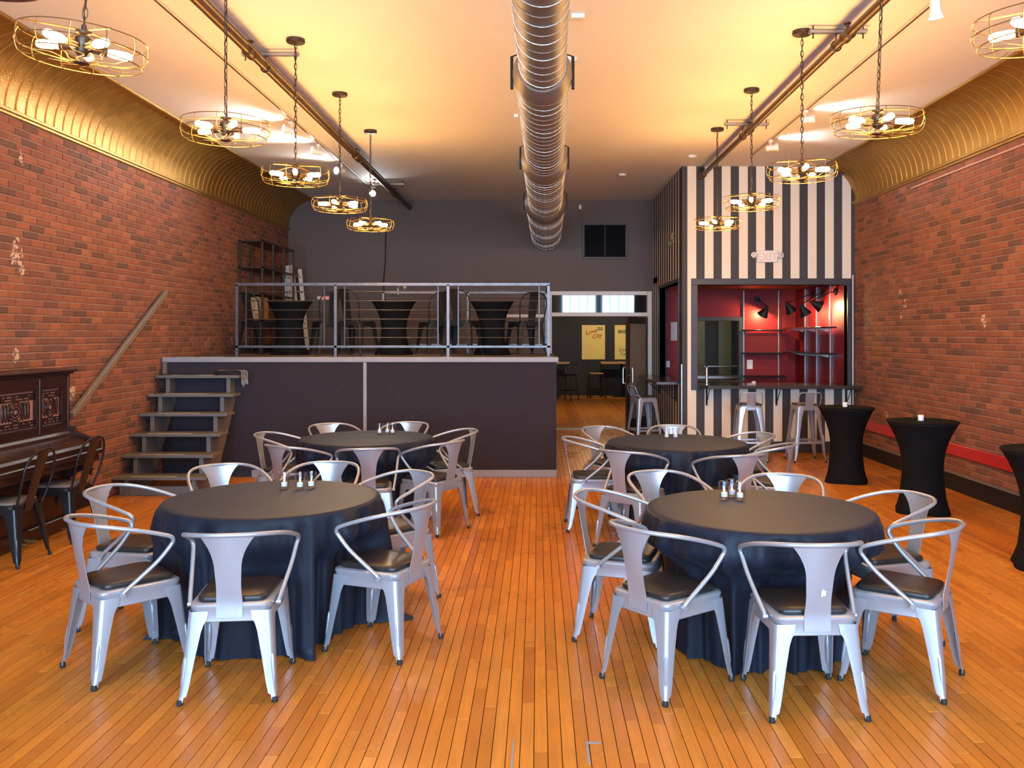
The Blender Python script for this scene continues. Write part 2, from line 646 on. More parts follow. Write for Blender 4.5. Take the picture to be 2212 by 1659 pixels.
def px_area(pts):
    P = []
    for (x, y, z) in pts:
        if y < 1.2:
            return 0
        P.append((1162 + F_PX * x / y, 722 - F_PX * (z - 1.7) / y))
    x0 = max(0, min(p[0] for p in P)); x1 = min(2212, max(p[0] for p in P))
    y0 = max(0, min(p[1] for p in P)); y1 = min(1659, max(p[1] for p in P))
    if x1 <= x0 or y1 <= y0:
        return 0
    return (x1 - x0) * (y1 - y0)


# ------------------------------------------------------------------ floor
def build_floor():
    base = MB().box(XL - 0.2, XR + 0.2, YF, YB + 9.2, -0.2, -0.012)
    fl = struct(base.build('floor', mat('floor_gap_dark', (0.035, 0.016, 0.007), 0.9), None, 0))
    W = 0.0571
    pieces = []
    rnd = random.Random(3)
    x = XL
    while x < XR - 0.01:
        y = 0.6 - rnd.random() * 1.1
        while y < YB:
            L = rnd.choice((0.38, 0.55, 0.72, 0.9, 1.15, 1.4))
            pieces.append((x, y, min(L, YB - y)))
            y += L
        x += W
    GAPS = {}
    ranked = sorted(range(len(pieces)), key=lambda i: -px_area(
        [(pieces[i][0], pieces[i][1], 0), (pieces[i][0] + W, pieces[i][1] + pieces[i][2], 0)]))
    top = set(ranked[:300])
    cache = {}
    rest = MB()
    for i, (px, py, L) in enumerate(pieces):
        dz = rnd.uniform(-0.0006, 0.0006)
        if i in top:
            key = round(L, 3)
            if key not in cache:
                cache[key] = MB().box(0.0015, W - 0.0015, 0.0009, L - 0.0009, -0.012, 0, 0.0011).mesh('plank', FLOOR, 0)
            link('plank', cache[key], fl, (px, py, dz))
        else:
            rest.box(px + 0.0017, px + W - 0.0017, py + 0.0008, py + L - 0.0008, -0.012, dz)
    o = rest.build('more_planks', FLOOR, fl, 0)
    o['kind'] = 'stuff'
    # repairs in the boards near the camera
    m = MB(); m.box(0.199, 0.262, 3.612, 3.632, 0, 0.0012); m.box(0.199, 0.209, 3.44, 3.612, 0, 0.0012)
    m.build('putty_patch', PUTTY, fl, 0)
    m = MB(); m.prism([(-0.108, 3.42), (-0.098, 3.42), (-0.100, 3.62), (-0.106, 3.68)], 2, 0, 0.0012)
    m.build('putty_patch', PUTTY, fl, 0)
    # plain boards of the room beyond the doorway
    m = MB()
    x = -3.0
    while x < 5.0:
        m.box(x + 0.001, x + 0.0561, YB + 0.02, YB + 9.0, -0.012, 0.0)
        x += W
    o = m.build('hall_boards', FLOOR, fl, 0)
    o['kind'] = 'stuff'
    struct(MB().box(0.23, 1.98, YB - 0.05, YB + 0.12, 0, 0.012, 0.004).build('trim_1', STEEL))


build_floor()


# ------------------------------------------------------------------ brick walls
def build_brick_wall(name, X, side, y0, y1, z1, seed):
    """side +1: face looks to +x (left wall), -1: face looks to -x"""
    rnd = random.Random(seed)
    back = MB().box(X - side * 0.25, X - side * 0.009, y0, y1, 0, ZC + 0.1)
    w = struct(back.build(name, MORTAR, None, 0))
    Lb, Hb, J = 0.203, 0.057, 0.0098
    rowh = Hb + J

    def brick(length, jig):
        m = MB()
        b = 0.006
        xf, xb = 0.0, -0.012
        pts_o = [(0, 0), (length, 0), (length, Hb), (0, Hb)]
        vs = [(xb * side, p, q) for p, q in pts_o]
        vs += [((xf - 0.0045) * side, p, q) for p, q in pts_o]
        vs += [(xf * side, min(max(p, b), length - b), min(max(q, b), Hb - b)) for p, q in pts_o]
        fs = []
        for k in range(4):
            l = (k + 1) % 4
            fs.append((k, l, l + 4, k + 4)); fs.append((k + 4, l + 4, l + 8, k + 8))
        fs.append((8, 9, 10, 11))
        if side < 0:
            fs = [tuple(reversed(f)) for f in fs]
        m.add(vs, fs)
        return m
    pieces = []
    z, row = 0.004, 0
    while z + Hb < z1:
        y = y0 + (0 if row % 2 else -(Lb + J) / 2) + rnd.uniform(-0.012, 0.012)
        while y < y1:
            L = Lb
            a, b = max(y, y0), min(y + L, y1)
            if b - a > 0.03:
                pieces.append((a, z, b - a))
            y += L + J
        z += rowh
        row += 1
    ranked = sorted(range(len(pieces)), key=lambda i: -px_area(
        [(X, pieces[i][0], pieces[i][1]), (X, pieces[i][0] + pieces[i][2], pieces[i][1] + Hb)]))
    top = set(ranked[:300])
    cache = {}
    rest = MB()
    for i, (y, z, L) in enumerate(pieces):
        dx = rnd.uniform(-0.003, 0.002) * side
        key = round(L, 3)
        if key not in cache:
            cache[key] = brick(key, 0)
        if i in top:
            if not isinstance(cache.get((key, 'm')), bpy.types.Mesh):
                cache[(key, 'm')] = cache[key].mesh('brick', BRICK, 0)
            link('brick', cache[(key, 'm')], w, (X + dx, y, z))
        else:
            bm = cache[key]
            rest.add([(p[0] + X + dx, p[1] + y, p[2] + z) for p in bm.v], bm.f)
    o = rest.build('more_bricks', BRICK, w, 0)
    o['kind'] = 'stuff'
    return w


COVE_W, COVE_B = 0.45, 3.60
wl = build_brick_wall('wall_left', XL, 1, 3.2, YB, COVE_B - 0.02, 11)
wr = build_brick_wall('wall_right', XR, -1, 3.2, BARY, COVE_B - 0.02, 12)
# the brick goes on plain towards the shop front, out of view
struct(MB().box(XL - 0.25, XL - 0.006, YF, 3.2, 0, ZC).build('wall_left_front', BRICK, None, 0))
struct(MB().box(XR + 0.006, XR + 0.25, YF, 3.2, 0, ZC).build('wall_right_front', BRICK, None, 0))


# ------------------------------------------------------------------ ceiling and the golden tin coves
def build_shell():
    struct(MB().box(XL - 0.2, XR + 0.2, YF, YB + 0.2, ZC, ZC + 0.15).build('ceiling', CEIL, None, 0))
    # back wall with the doorway to the hall
    b = MB()
    b.box(XL - 0.2, 0.17, YB, YB + 0.15, 0, ZC)
    b.box(2.02, 2.17, YB, YB + 0.15, 0, ZC)
    b.box(2.17, XR + 0.2, YB, YB + 0.15, 2.6, ZC)
    b.box(0.17, 2.02, YB, YB + 0.15, 2.46, ZC)
    struct(b.build('wall_back', GREYWALL, None, 0))
    # shop front behind the camera, four tall windows
    f = MB()
    xs = [XL - 0.2] + [v for w in WINDOWS for v in w] + [XR + 0.2]
    for i in range(0, len(xs), 2):
        f.box(xs[i], xs[i + 1], YF - 0.2, YF, 0, ZC)
    for a, c in WINDOWS:
        f.box(a, c, YF - 0.2, YF, 0, WIN_Z[0])
        f.box(a, c, YF - 0.2, YF, WIN_Z[1], ZC)
    struct(f.build('wall_front', noisy('shopfront_plaster', (0.36, 0.22, 0.16), (0.3, 0.18, 0.13), 3, 0.8), None, 0))
    for i, (a, c) in enumerate(WINDOWS):
        g = MB()
        for k in range(5):
            x = a + (c - a) * k / 4
            g.box(x - 0.02, x + 0.02, YF - 0.08, YF - 0.03, *WIN_Z)
        for z in (WIN_Z[0], 1.5, 2.6, WIN_Z[1]):
            g.box(a, c, YF - 0.08, YF - 0.03, z - 0.02, z + 0.02)
        struct(g.build('window_%d' % (i + 1), GUN, None, 0))
    # coves
    N = 14
    for idx, (X, s, ye) in enumerate(((XL, 1, YB), (XR, -1, BARY))):
        H = ZC - COVE_B - 0.012
        prof = []
        for k in range(N + 1):
            a = PI / 2 * k / N
            prof.append((COVE_W * (1 - math.cos(a)), COVE_B + H * math.sin(a)))
        m = MB()
        vs = [(X + s * px, y, pz) for y in (0.5, ye) for px, pz in prof]
        fs = [(k, k + 1, k + N + 2, k + N + 1) for k in range(N)]
        if s < 0:
            fs = [tuple(reversed(f)) for f in fs]
        m.add(vs, fs)
        cove = struct(m.build('trim_%d' % (2 + idx), TIN))
        tag(cove, 'gold pressed-tin cove along the top of the %s brick wall' % ('left' if s > 0 else 'right'))
        # pressed ribs: one bead every 15 cm, each a part
        rb = MB()
        rings = []
        for k in range(N + 1):
            a = PI / 2 * k / N
            cx, cz = COVE_W * (1 - math.cos(a)), COVE_B + H * math.sin(a)
            nx, nz = math.cos(a), -math.sin(a)
            rings.append([(s * (cx + nx * h), t, cz + nz * h) for t, h in ((-0.014, -0.002), (-0.007, 0.007), (0.007, 0.007), (0.014, -0.002))])
        rb.loft(rings)
        if s < 0:
            rb.f = [tuple(reversed(f)) for f in rb.f]
        rib = rb.mesh('rib', TIN, 60)
        y = 3.6 if s > 0 else 3.6
        while y < ye - 0.03:
            link('rib', rib, cove, (X, y, 0))
            y += 0.148
        mould = MB()
        mould.box(X - s * 0.01, X + s * 0.035, 0.5, ye, COVE_B - 0.03, COVE_B + 0.004, 0.006)
        mould.box(X - s * 0.01, X + s * 0.022, 0.5, ye, COVE_B - 0.055, COVE_B - 0.028, 0.005)
        mould.build('lower_moulding', TIN, cove)
        mould = MB()
        mould.box(X + s * (COVE_W - 0.02), X + s * (COVE_W + 0.025), 0.5, ye, ZC - 0.03, ZC - 0.001, 0.006)
        mould.build('upper_moulding', TIN, cove)
    # right wall boards
    o = MB().box(XR - 0.028, XR + 0.004, 3.2, BARY, 0.385, 0.51, 0.004).build('chair_rail', REDTRIM)
    tag(o, 'glossy red board screwed low along the right brick wall', 'rail')
    struct(MB().box(XR - 0.022, XR + 0.004, 3.2, BARY, 0, 0.178, 0.004).build('baseboard_right', BLACKMATT))
    struct(MB().box(XR - 0.03, XR + 0.004, 3.2, BARY, 0.178, 0.192, 0.004).build('trim_4', GREYPAINT))
    struct(MB().box(XL - 0.004, XL + 0.022, 3.2, 9.0, 0, 0.16, 0.004).build('baseboard_left', BLACKMATT))


build_shell()


# ------------------------------------------------------------------ stage, steps, handrail
def build_stage():
    st = thing('stage', 'raised stage with charcoal carpet front and grey lip', 'stage', (0, SY, 0))
    L = lambda y: y - SY
    m = MB()
    m.box(XL + 0.01, 0.22, 0.03, L(12.5), 0, ZS - 0.06)
    m.box(XL + 0.01, -2.3, L(12.5), L(YB) - 0.01, 0, ZS - 0.06)
    m.build('platform', DARKWALL, st, 0)
    m = MB()
    m.box(XL + 0.01, 0.22, 0.03, L(12.52), ZS - 0.06, ZS)
    m.box(XL + 0.01, -2.3, L(12.52), L(YB) - 0.01, ZS - 0.06, ZS)
    m.build('deck', DECK, st, 0)
    MB().box(XL + 0.01, 0.245, -0.02, 0.07, ZS - 0.058, ZS + 0.003, 0.006).build('lip', TRIMGREY, st)
    xa, xb, xc = -2.075, -2.035, -0.248
    MB().box(XL + 0.02, xa, 0.0, 0.03, 0.09, ZS - 0.058, 0.004).build('carpet_panel', CARPET, st)
    MB().box(xb, xc - 0.001, 0.0, 0.03, 0.09, ZS - 0.058, 0.004).build('carpet_panel', CARPET, st)
    MB().box(xc + 0.001, 0.22, 0.0, 0.03, 0.09, ZS - 0.058, 0.004).build('carpet_panel', CARPET, st)
    MB().box(xa, xb, -0.008, 0.03, 0.02, ZS - 0.058, 0.003).build('seam_strip', TRIMGREY, st)
    MB().box(-3.4, 0.222, -0.012, 0.03, 0.0, 0.088, 0.004).build('kick_board', TRIMGREY, st)
    for (x0, x1) in ((-4.28, -4.07), (-4.02, -3.72)):
        MB().box(x0, x1, -0.012, 0.0, ZS + 0.003, ZS + 0.006).build('grip_strip', NOSING, st)
    # open wooden steps
    sp = thing('stage_steps', 'grey painted open wooden steps up to the stage', 'steps', (-3.97, 9.6, 0))
    X0, X1 = XL + 0.012 + 3.97, -3.48 + 3.97
    riser = ZS / 7
    for i in range(1, 7):
        z = ZS - i * riser
        yf = 10.34 - 0.205 * i - 9.6
        t = MB().box(X0, X1, yf, yf + 0.27, z - 0.035, z, 0.006).build('tread', GREYPAINT, sp)
        MB().box(X0 + 0.18, X1 - 0.32, yf + 0.03, yf + 0.05, z, z + 0.003).build('grip_strip', NOSING, t)
    for xs in (X0 + 0.11, X1 - 0.16):
        poly = []
        for i in range(6, 0, -1):
            z = ZS - i * riser - 0.035
            yf = 10.34 - 0.205 * i - 9.6 + 0.035
            zb = 0.0 if i == 6 else ZS - (i + 1) * riser
            poly += [(yf, zb), (yf, z)]
        poly += [(10.33 - 9.6, ZS - riser - 0.035), (10.33 - 9.6, ZS - 2.6 * riser), (9.58 - 9.6 + 0.1, 0.0)]
        MB().prism(poly, 0, xs, xs + 0.045).build('stringer', GREYPAINT, sp, 0)
    yk = 10.34 - 0.205 * 6 - 9.6
    MB().box(X0 + 0.05, X1 - 0.1, yk + 0.05, yk + 0.09, 0, 0.1, 0.004).build('kick_board', GREYPAINT, sp)
    MB().box(X0 + 0.02, X0 + 0.06, 10.28 - 9.6, 10.335 - 9.6, ZS - riser, ZS - 0.06, 0.004).build('upright', GREYPAINT, sp)
    # wall handrail
    hr = thing('handrail', 'long grey wooden handrail fixed slanting on the left brick wall', 'handrail', (XL + 0.05, 8.25, 0.93))
    d = Vector((0, 10.35 - 8.25, 2.20 - 0.93))
    ang = math.atan2(d.z, d.y)
    M = Matrix.Rotation(ang, 4, 'X')
    MB().box(-0.022, 0.022, 0, d.length, -0.03, 0.03, 0.006, M).build('rail_bar', noisy('handrail_paint', (0.17, 0.145, 0.115), (0.2, 0.17, 0.14), 4, 0.45), hr)
    for t in (0.3, 1.2, 2.15):
        p = M @ Vector((0, t, 0))
        MB().box(-0.05, -0.015, p.y - 0.02, p.y + 0.02, p.z - 0.02, p.z + 0.02, 0.004).build('bracket', GUN, hr)


build_stage()


def build_railing():
    rl = thing('stage_railing', 'welded bare steel railing with thin rods along the stage front', 'railing', (0, 10.5, ZS))
    zt, zb = 0.895, 0.125
    posts = [(-3.63, 0.0), (-2.44, 0.0), (-1.083, 0.0), (0.128, 0.0)]
    q = 0.019
    for x, y in posts:
        p = MB().box(x - q, x + q, y - q, y + q, 0, zt - 0.02, 0.003).build('post', RAILSTEEL, rl)
        MB().box(x - 0.05, x + 0.05, y - 0.04, y + 0.04, 0, 0.008, 0.002).build('foot_plate', RAILSTEEL, p)
    MB().box(-3.65, 0.147, -q, q, zt - 0.038, zt, 0.003).build('top_rail', RAILSTEEL, rl)
    MB().box(-3.65, 0.147, -q, q, zb - 0.015, zb + 0.015, 0.003).build('bottom_rail', RAILSTEEL, rl)
    for a, b in ((-3.52, -2.575), (-2.33, -1.205), (-0.96, 0.015)):
        for x in (a, b):
            MB().box(x - 0.008, x + 0.008, -0.008, 0.008, zb, zt - 0.03, 0.001).build('stile', GUN, rl)
        for k in range(6):
            z = 0.235 + 0.1105 * k
            MB().cyl((a, 0, z), (b, 0, z), 0.0055, 8).build('rod', RAILSTEEL, rl)
    # return along the right end
    rr = thing('side_railing', 'steel railing returning along the right end of the stage', 'railing', (0.128, 10.56, ZS))
    MB().box(-q, q, 0, 1.85, zt - 0.038, zt, 0.003).build('top_rail', RAILSTEEL, rr)
    MB().box(-q, q, 0, 1.85, zb - 0.015, zb + 0.015, 0.003).build('bottom_rail', RAILSTEEL, rr)
    for k in range(6):
        z = 0.235 + 0.1105 * k
        MB().cyl((0, 0.02, z), (0, 1.83, z), 0.0055, 8).build('rod', RAILSTEEL, rr)
    # railing at the rear edge
    rb = thing('rear_railing', 'second steel railing along the rear edge of the stage', 'railing', (0, 12.45, ZS))
    for x in (-2.21, -1.0, 0.12):
        MB().box(x - q, x + q, -q, q, 0, zt, 0.003).build('post', RAILSTEEL, rb)
    MB().box(-2.23, 0.14, -q, q, zt - 0.038, zt, 0.003).build('top_rail', RAILSTEEL, rb)
    MB().box(-2.23, 0.14, -q, q, zb - 0.015, zb + 0.015, 0.003).build('bottom_rail', RAILSTEEL, rb)
    for k in range(6):
        z = 0.235 + 0.1105 * k
        MB().cyl((-2.2, 0, z), (0.11, 0, z), 0.0055, 8).build('rod', RAILSTEEL, rb)


build_railing()


# ------------------------------------------------------------------ doorway, hall beyond, back wall pieces
def build_doorway():
    fr = struct(MB().box(0.17, 0.25, YB - 0.03, YB + 0.12, 0, 2.47, 0.006).build('door_1', WHITEPAINT))
    fr['label'] = 'white door frame with transom in the back wall'
    MB().box(1.96, 2.04, YB - 0.03, YB + 0.12, 0, 2.47, 0.006).build('jamb', WHITEPAINT, fr)
    MB().box(0.25, 1.96, YB - 0.03, YB + 0.12, 2.40, 2.47, 0.006).build('head', WHITEPAINT, fr)
    MB().box(0.25, 1.96, YB - 0.03, YB + 0.12, 2.02, 2.09, 0.006).build('transom_bar', WHITEPAINT, fr)
    g = MB().box(0.25, 1.96, -0.004, 0.004, -0.155, 0.155).build('transom_pane', DARKGLASS, fr, 0)
    g.location = (0, YB + 0.04, 2.245)
    g.rotation_euler = (R(1.5), 0, 0)
    # low white frame seen between the chairs at the back of the stage
    f2 = struct(MB().box(-0.75, 0.17, YB - 0.03, YB, 2.0, 2.06, 0.005).build('trim_5', WHITEPAINT))
    # open door leaf
    ang = math.atan2(-0.78, -0.44)
    d = thing('door_leaf', 'dark bronze door leaf standing open beside the doorway', 'door', (1.95, YB - 0.03, 0), ang)
    Wd, Hd = 0.90, 2.0
    for nm, a in (('stile', (0, 0.09, 0.01, Hd)), ('stile', (Wd - 0.09, Wd, 0.01, Hd)), ('top_rail', (0.09, Wd - 0.09, Hd - 0.12, Hd)), ('bottom_rail', (0.09, Wd - 0.09, 0.01, 0.25))):
        MB().box(a[0], a[1], -0.022, 0.022, a[2], a[3], 0.004).build(nm, BRONZE, d)
    MB().box(0.085, Wd - 0.085, -0.012, 0.012, 0.24, Hd - 0.11).build('panel', DOORPANEL, d)
    for s in (-1, 1):
        y = s * 0.022
        MB().tube(spline([(Wd - 0.05, y, 1.13), (Wd - 0.05, y + s * 0.05, 1.13), (Wd - 0.05, y + s * 0.065, 1.11), (Wd - 0.05, y + s * 0.065, 0.88), (Wd - 0.05, y + s * 0.05, 0.86), (Wd - 0.05, y, 0.86)], 3), 0.011, 8).build('pull_handle', STEEL, d)
    MB().cyl((Wd - 0.05, -0.03, 1.0), (Wd - 0.05, 0.03, 1.0), 0.018, 12).build('lock', STEEL, d)
    for z in (0.3, 1.0, 1.75):
        MB().cyl((-0.012, 0, z), (-0.012, 0, z + 0.1), 0.011, 8).build('hinge', STEEL, d)
    # hall beyond
    yb = 24.2
    h = MB(); h.box(-3.0, 5.0, yb, yb + 0.1, 0, 3.4)
    struct(h.build('wall_hall_back', DARKWALL, None, 0))
    struct(MB().box(-3.1, -3.0, YB + 0.15, yb, 0, 3.4).build('wall_hall_left', DARKWALL, None, 0))
    struct(MB().box(5.0, 5.1, YB + 2.6, yb, 0, 3.4).build('wall_hall_right', DARKWALL, None, 0))
    struct(MB().box(-3.1, 5.1, YB + 0.15, yb, 3.4, 3.5).build('ceiling_hall', DARKWALL, None, 0))
    # posters
    def poster(x0, x1, z0, z1, label):
        p = thing('poster', label, 'poster', ((x0 + x1) / 2, yb - 0.012, (z0 + z1) / 2), 0, 'yellow posters in the hall')
        w, hh = (x1 - x0) / 2, (z1 - z0) / 2
        MB().box(-w, w, -0.006, 0.008, -hh, hh).build('sheet', POSTERPAPER, p)
        return p
    rot = (R(90), 0, 0)
    p = poster(1.22, 1.865, 1.0, 1.955, 'yellow poster with red lettering on the dark hall wall')
    text_mesh('Love', 0.17, INKRED, 'lettering', p, (-0.07, -0.008, 0.29), (R(90), R(-14), 0), 0.35, 0.001, 0.003)
    text_mesh('City', 0.16, INKRED, 'lettering', p, (0.09, -0.008, 0.17), (R(90), R(-14), 0), 0.35, 0.001, 0.004)
    text_mesh('HELLO', 0.05, INKBLACK, 'lettering', p, (0.19, -0.008, 0.40), rot, 0, 0.001, 0.002)
    text_mesh('FROM', 0.05, INKBLACK, 'lettering', p, (0.19, -0.008, 0.35), rot, 0, 0.001, 0.002)
    p = poster(2.135, 2.78, 1.0, 1.955, 'yellow poster half hidden by the open door leaf')
    text_mesh('BREW', 0.13, INKBLACK, 'lettering', p, (-0.06, -0.008, 0.29), rot, 0, 0.001, 0.003)
    text_mesh('Love', 0.14, INKBLACK, 'lettering', p, (-0.08, -0.008, -0.21), rot, 0.35)
    text_mesh('Yo', 0.14, INKBLACK, 'lettering', p, (-0.12, -0.008, -0.33), rot, 0.35)
    # high tables against the hall wall
    def hall_table(x0, x1, label):
        t = thing('high_table', label, 'table', ((x0 + x1) / 2, 23.7, 0), 0, 'high tables in the hall')
        w = (x1 - x0) / 2
        MB().box(-w, w, -0.3, 0.3, 0.90, 0.945, 0.005).build('tabletop', BARWOOD, t)
        MB().cyl((0, 0, 0.02), (0, 0, 0.90), 0.035, 10).build('pedestal', BLACKMATT, t)
        MB().lathe([(0.25, 0), (0.25, 0.015), (0.05, 0.03)], 20).build('base', BLACKMATT, t)
    hall_table(1.70, 2.85, 'honey wood high table below the half-hidden poster')
    hall_table(-0.10, 0.86, 'honey wood high table peeking past the stage corner')
    def hall_stool(x, y, rz, label):
        s = thing('bar_stool', label, 'stool', (x, y, 0), rz, 'dark stools in the hall')
        MB().box(-0.17, 0.17, -0.17, 0.17, 0.64, 0.67, 0.01).build('seat', BARWOOD if x > 1 else BLACKMATT, s)
        for sx in (-1, 1):
            for sy in (-1, 1):
                MB().cyl((sx * 0.15, sy * 0.15, 0.64), (sx * 0.2, sy * 0.2, 0), 0.018, 8).build('leg', BRONZE, s)
        MB().tube([(-0.18, -0.18, 0.25), (0.18, -0.18, 0.25), (0.18, 0.18, 0.25), (-0.18, 0.18, 0.25)], 0.009, 6, True).build('footrest', BLACKMATT, s)
        MB().tube(spline([(-0.15, -0.16, 0.66), (-0.17, -0.22, 0.9), (0.17, -0.22, 0.9), (0.15, -0.16, 0.66)], 4), 0.01, 6).build('back_hoop', BRONZE, s)
    hall_stool(0.78, 22.5, 2.6, 'dark metal stool seen left in the doorway')
    hall_stool(1.55, 23.2, 3.3, 'dark stool standing under the lettered poster')
    # hall spots
    for x, lab in ((0.45, 'small white ceiling spot left in the doorway'), (2.33, 'small white ceiling spot beside the top of the door leaf')):
        s = thing('hall_spot', lab, 'spotlight', (x, 21.2, 2.33), 0, 'hall ceiling spots')
        MB().cyl((0, 0, 0), (0.05, 0.05, -0.09), 0.035, 12).build('head', WHITEPLASTIC, s)
        MB().cyl((0, 0, 0), (0, 0, 1.07), 0.006, 6).build('stem', WHITEPLASTIC, s)
    for (x, y, e, tx) in ((-0.1, 22.9, 22, -0.3), (1.6, 21.8, 60, 1.6), (2.6, 21.8, 45, 2.6)):
        ld = bpy.data.lights.new('hall_lamp', 'SPOT')
        ld.energy = e * 1.2; ld.color = (1, 0.86, 0.66); ld.spot_size = R(75); ld.spot_blend = 0.8; ld.shadow_soft_size = 0.05
        o = link('hall_lamp', ld, None, (x, y, 3.3))
        o.rotation_euler = (Vector((tx, 24.2, 1.1)) - Vector((x, y, 3.3))).to_track_quat('-Z', 'Y').to_euler()
    ld = bpy.data.lights.new('hall_point_light', 'POINT'); ld.energy = 160; ld.color = (1, 0.68, 0.36); ld.shadow_soft_size = 0.12  # warm point light high in the hall, no fitting modelled around it
    link('hall_point_light', ld, None, (1.4, 19.0, 3.2))
    # vent on the back wall
    v = thing('wall_vent', 'square black vent panel high on the charcoal back wall', 'vent', (1.20, YB, 3.37))
    MB().box(-0.38, 0.38, -0.02, 0.0, -0.31, 0.31).build('panel', BLACKPANEL, v, 0)
    f = MB()
    f.box(-0.4, 0.4, -0.035, 0, 0.285, 0.325, 0.003); f.box(-0.4, 0.4, -0.035, 0, -0.325, -0.285, 0.003)
    f.box(-0.4, -0.365, -0.035, 0, -0.286, 0.286, 0.003); f.box(0.365, 0.4, -0.035, 0, -0.286, 0.286, 0.003)
    f.build('frame', noisy('vent_frame_paint', (0.05, 0.042, 0.042), (0.06, 0.05, 0.05), 4, 0.5), v)
    MB().box(-0.01, 0.01, -0.032, -0.018, -0.286, 0.286).build('mullion', BLACKMATT, v)
    s = thing('wall_sensor', 'small white sensor high on the back wall right of the duct', 'sensor', (0.755, YB, 3.97))
    MB().lathe([(0.0, -0.045), (0.025, -0.035), (0.032, 0.0), (0.022, 0.035), (0.012, 0.05)], 12, (0, -0.04, 0)).build('bulb', WHITEPLASTIC, s)
    MB().cyl((0, 0, 0.045), (0, -0.045, 0.045), 0.01, 8).build('mount', WHITEPLASTIC, s)


build_doorway()


# ------------------------------------------------------------------ striped bar
def build_bar():
    xo0, xo1, zo0, zo1 = 2.29, 4.44, 0.93, 2.41
    w = MB()
    w.box(BARX, xo0, BARY, BARY + 0.12, 0, ZC)
    w.box(xo1, XR + 0.05, BARY, BARY + 0.12, 0, ZC)
    w.box(xo0, xo1, BARY, BARY + 0.12, zo1, ZC)
    w.box(xo0, xo1, BARY, BARY + 0.12, 0, zo0)
    struct(w.build('wall_bar_front', STRIPE_F, None, 0))
    struct(MB().box(BARX, XR, BARY - 0.015, BARY, 0, 0.16, 0.003).build('baseboard_bar', FRAMEGREY))
    s = MB()
    y0, y1, z0, z1 = 12.78, 14.8, 0.98, 2.47
    s.box(BARX, BARX + 0.1, BARY + 0.12, y0, 0, ZC)
    s.box(BARX, BARX + 0.1, y1, YB, 0, ZC)
    s.box(BARX, BARX + 0.1, y0, y1, z1, ZC)
    s.box(BARX, BARX + 0.1, y0, y1, 0, z0)
    struct(s.build('wall_bar_side', STRIPE_S, None, 0))
    f = MB()
    f.box(BARX - 0.015, BARX + 0.11, y0 - 0.04, y0, z0, z1 + 0.05); f.box(BARX - 0.015, BARX + 0.11, y1, y1 + 0.04, z0, z1 + 0.05)
    f.box(BARX - 0.015, BARX + 0.11, y0, y1, z1, z1 + 0.05)
    struct(f.build('trim_6', FRAMEGREY))
    struct(MB().box(BARX - 0.012, BARX + 0.0, BARY - 0.006, BARY + 0.06, 0.02, 1.27).build('trim_7', STEEL))
    # frame round the front opening
    fr = MB()
    fr.box(2.20, 4.545, BARY - 0.025, BARY + 0.13, 2.41, 2.50, 0.004)
    fr.box(2.20, 2.29, BARY - 0.025, BARY + 0.13, 0.90, 2.41, 0.004)
    fr.box(4.44, 4.54, BARY - 0.025, BARY + 0.13, 0.90, 2.41, 0.004)
    struct(fr.build('trim_8', FRAMEGREY))
    # inside
    yb = 15.0
    b = MB()
    b.box(3.49, 4.6, yb, yb + 0.08, 0, 2.6)
    b.box(2.62, 3.49, yb, yb + 0.08, 1.95, 2.6)
    b.box(BARX + 0.1, 2.62, yb, yb + 0.08, 0, 2.6)
    struct(b.build('wall_bar_back', REDWALL, None, 0))
    struct(MB().box(4.44, 4.5, BARY + 0.13, yb, 0, 2.6).build('wall_bar_right', REDWALL, None, 0))
    struct(MB().box(BARX + 0.1, BARX + 0.112, BARY + 0.13, 12.73, 0, 2.6).build('wall_bar_left', REDWALL, None, 0))
    struct(MB().box(BARX + 0.1, 4.5, BARY + 0.13, yb + 0.08, 2.47, 2.6).build('ceiling_bar', TIN, None, 0))
    df = MB()
    df.box(3.46, 3.54, yb - 0.02, yb + 0.1, 0, 2.0, 0.004); df.box(2.62, 3.46, yb - 0.02, yb + 0.1, 1.93, 2.0, 0.004); df.box(2.56, 2.62, yb - 0.02, yb + 0.1, 0, 2.0, 0.004)
    struct(df.build('door_2', FRAMEGREY))
    # scullery behind
    k = MB(); k.box(BARX + 0.1, 4.6, 17.2, 17.3, 0, 2.6)
    struct(k.build('wall_scullery', make_stripes('scullery_stripes', 0, 2.78, 0.52, 0.52, ((0.15, 0.145, 0.10), (0.12, 0.12, 0.08)), ((0.02, 0.022, 0.02), (0.026, 0.028, 0.025))), None, 0))
    struct(MB().box(4.0, 4.1, yb + 0.1, 17.2, 0, 2.6).build('wall_scullery_right', GREYWALL, None, 0))
    struct(MB().box(BARX - 0.1, BARX, YB + 0.15, 17.3, 0, 2.6).build('wall_scullery_left', GREYWALL, None, 0))
    struct(MB().box(BARX, 4.1, yb + 0.08, 17.3, 2.6, 2.7).build('ceiling_scullery', GREYWALL, None, 0))
    # front counter on brackets
    c = thing('bar_counter', 'dark wooden bar counter across the striped serving hatch', 'counter', (3.4, 12.4, 0.98))
    poly = [(2.29 - 3.4, 0.5), (2.29 - 3.4, -0.08), (2.38 - 3.4, -0.24), (4.53 - 3.4, -0.24), (4.53 - 3.4, 0.06), (4.43 - 3.4, 0.06), (4.43 - 3.4, 0.5)]
    MB().prism(poly, 2, -0.045, 0.0).build('top', BARTOP, c, 0)
    for x in (2.42, 3.42, 4.42):
        m = MB()
        X = x - 3.4
        m.box(X - 0.012, X + 0.012, 0.07, 0.095, -0.30, -0.045, 0.003)
        m.box(X - 0.012, X + 0.012, -0.18, 0.095, -0.058, -0.046, 0.003)
        m.tube(spline([(X, 0.08, -0.27), (X, 0.0, -0.20), (X, -0.12, -0.06)], 4), 0.006, 6)
        m.build('bracket', BLACKMATT, c)
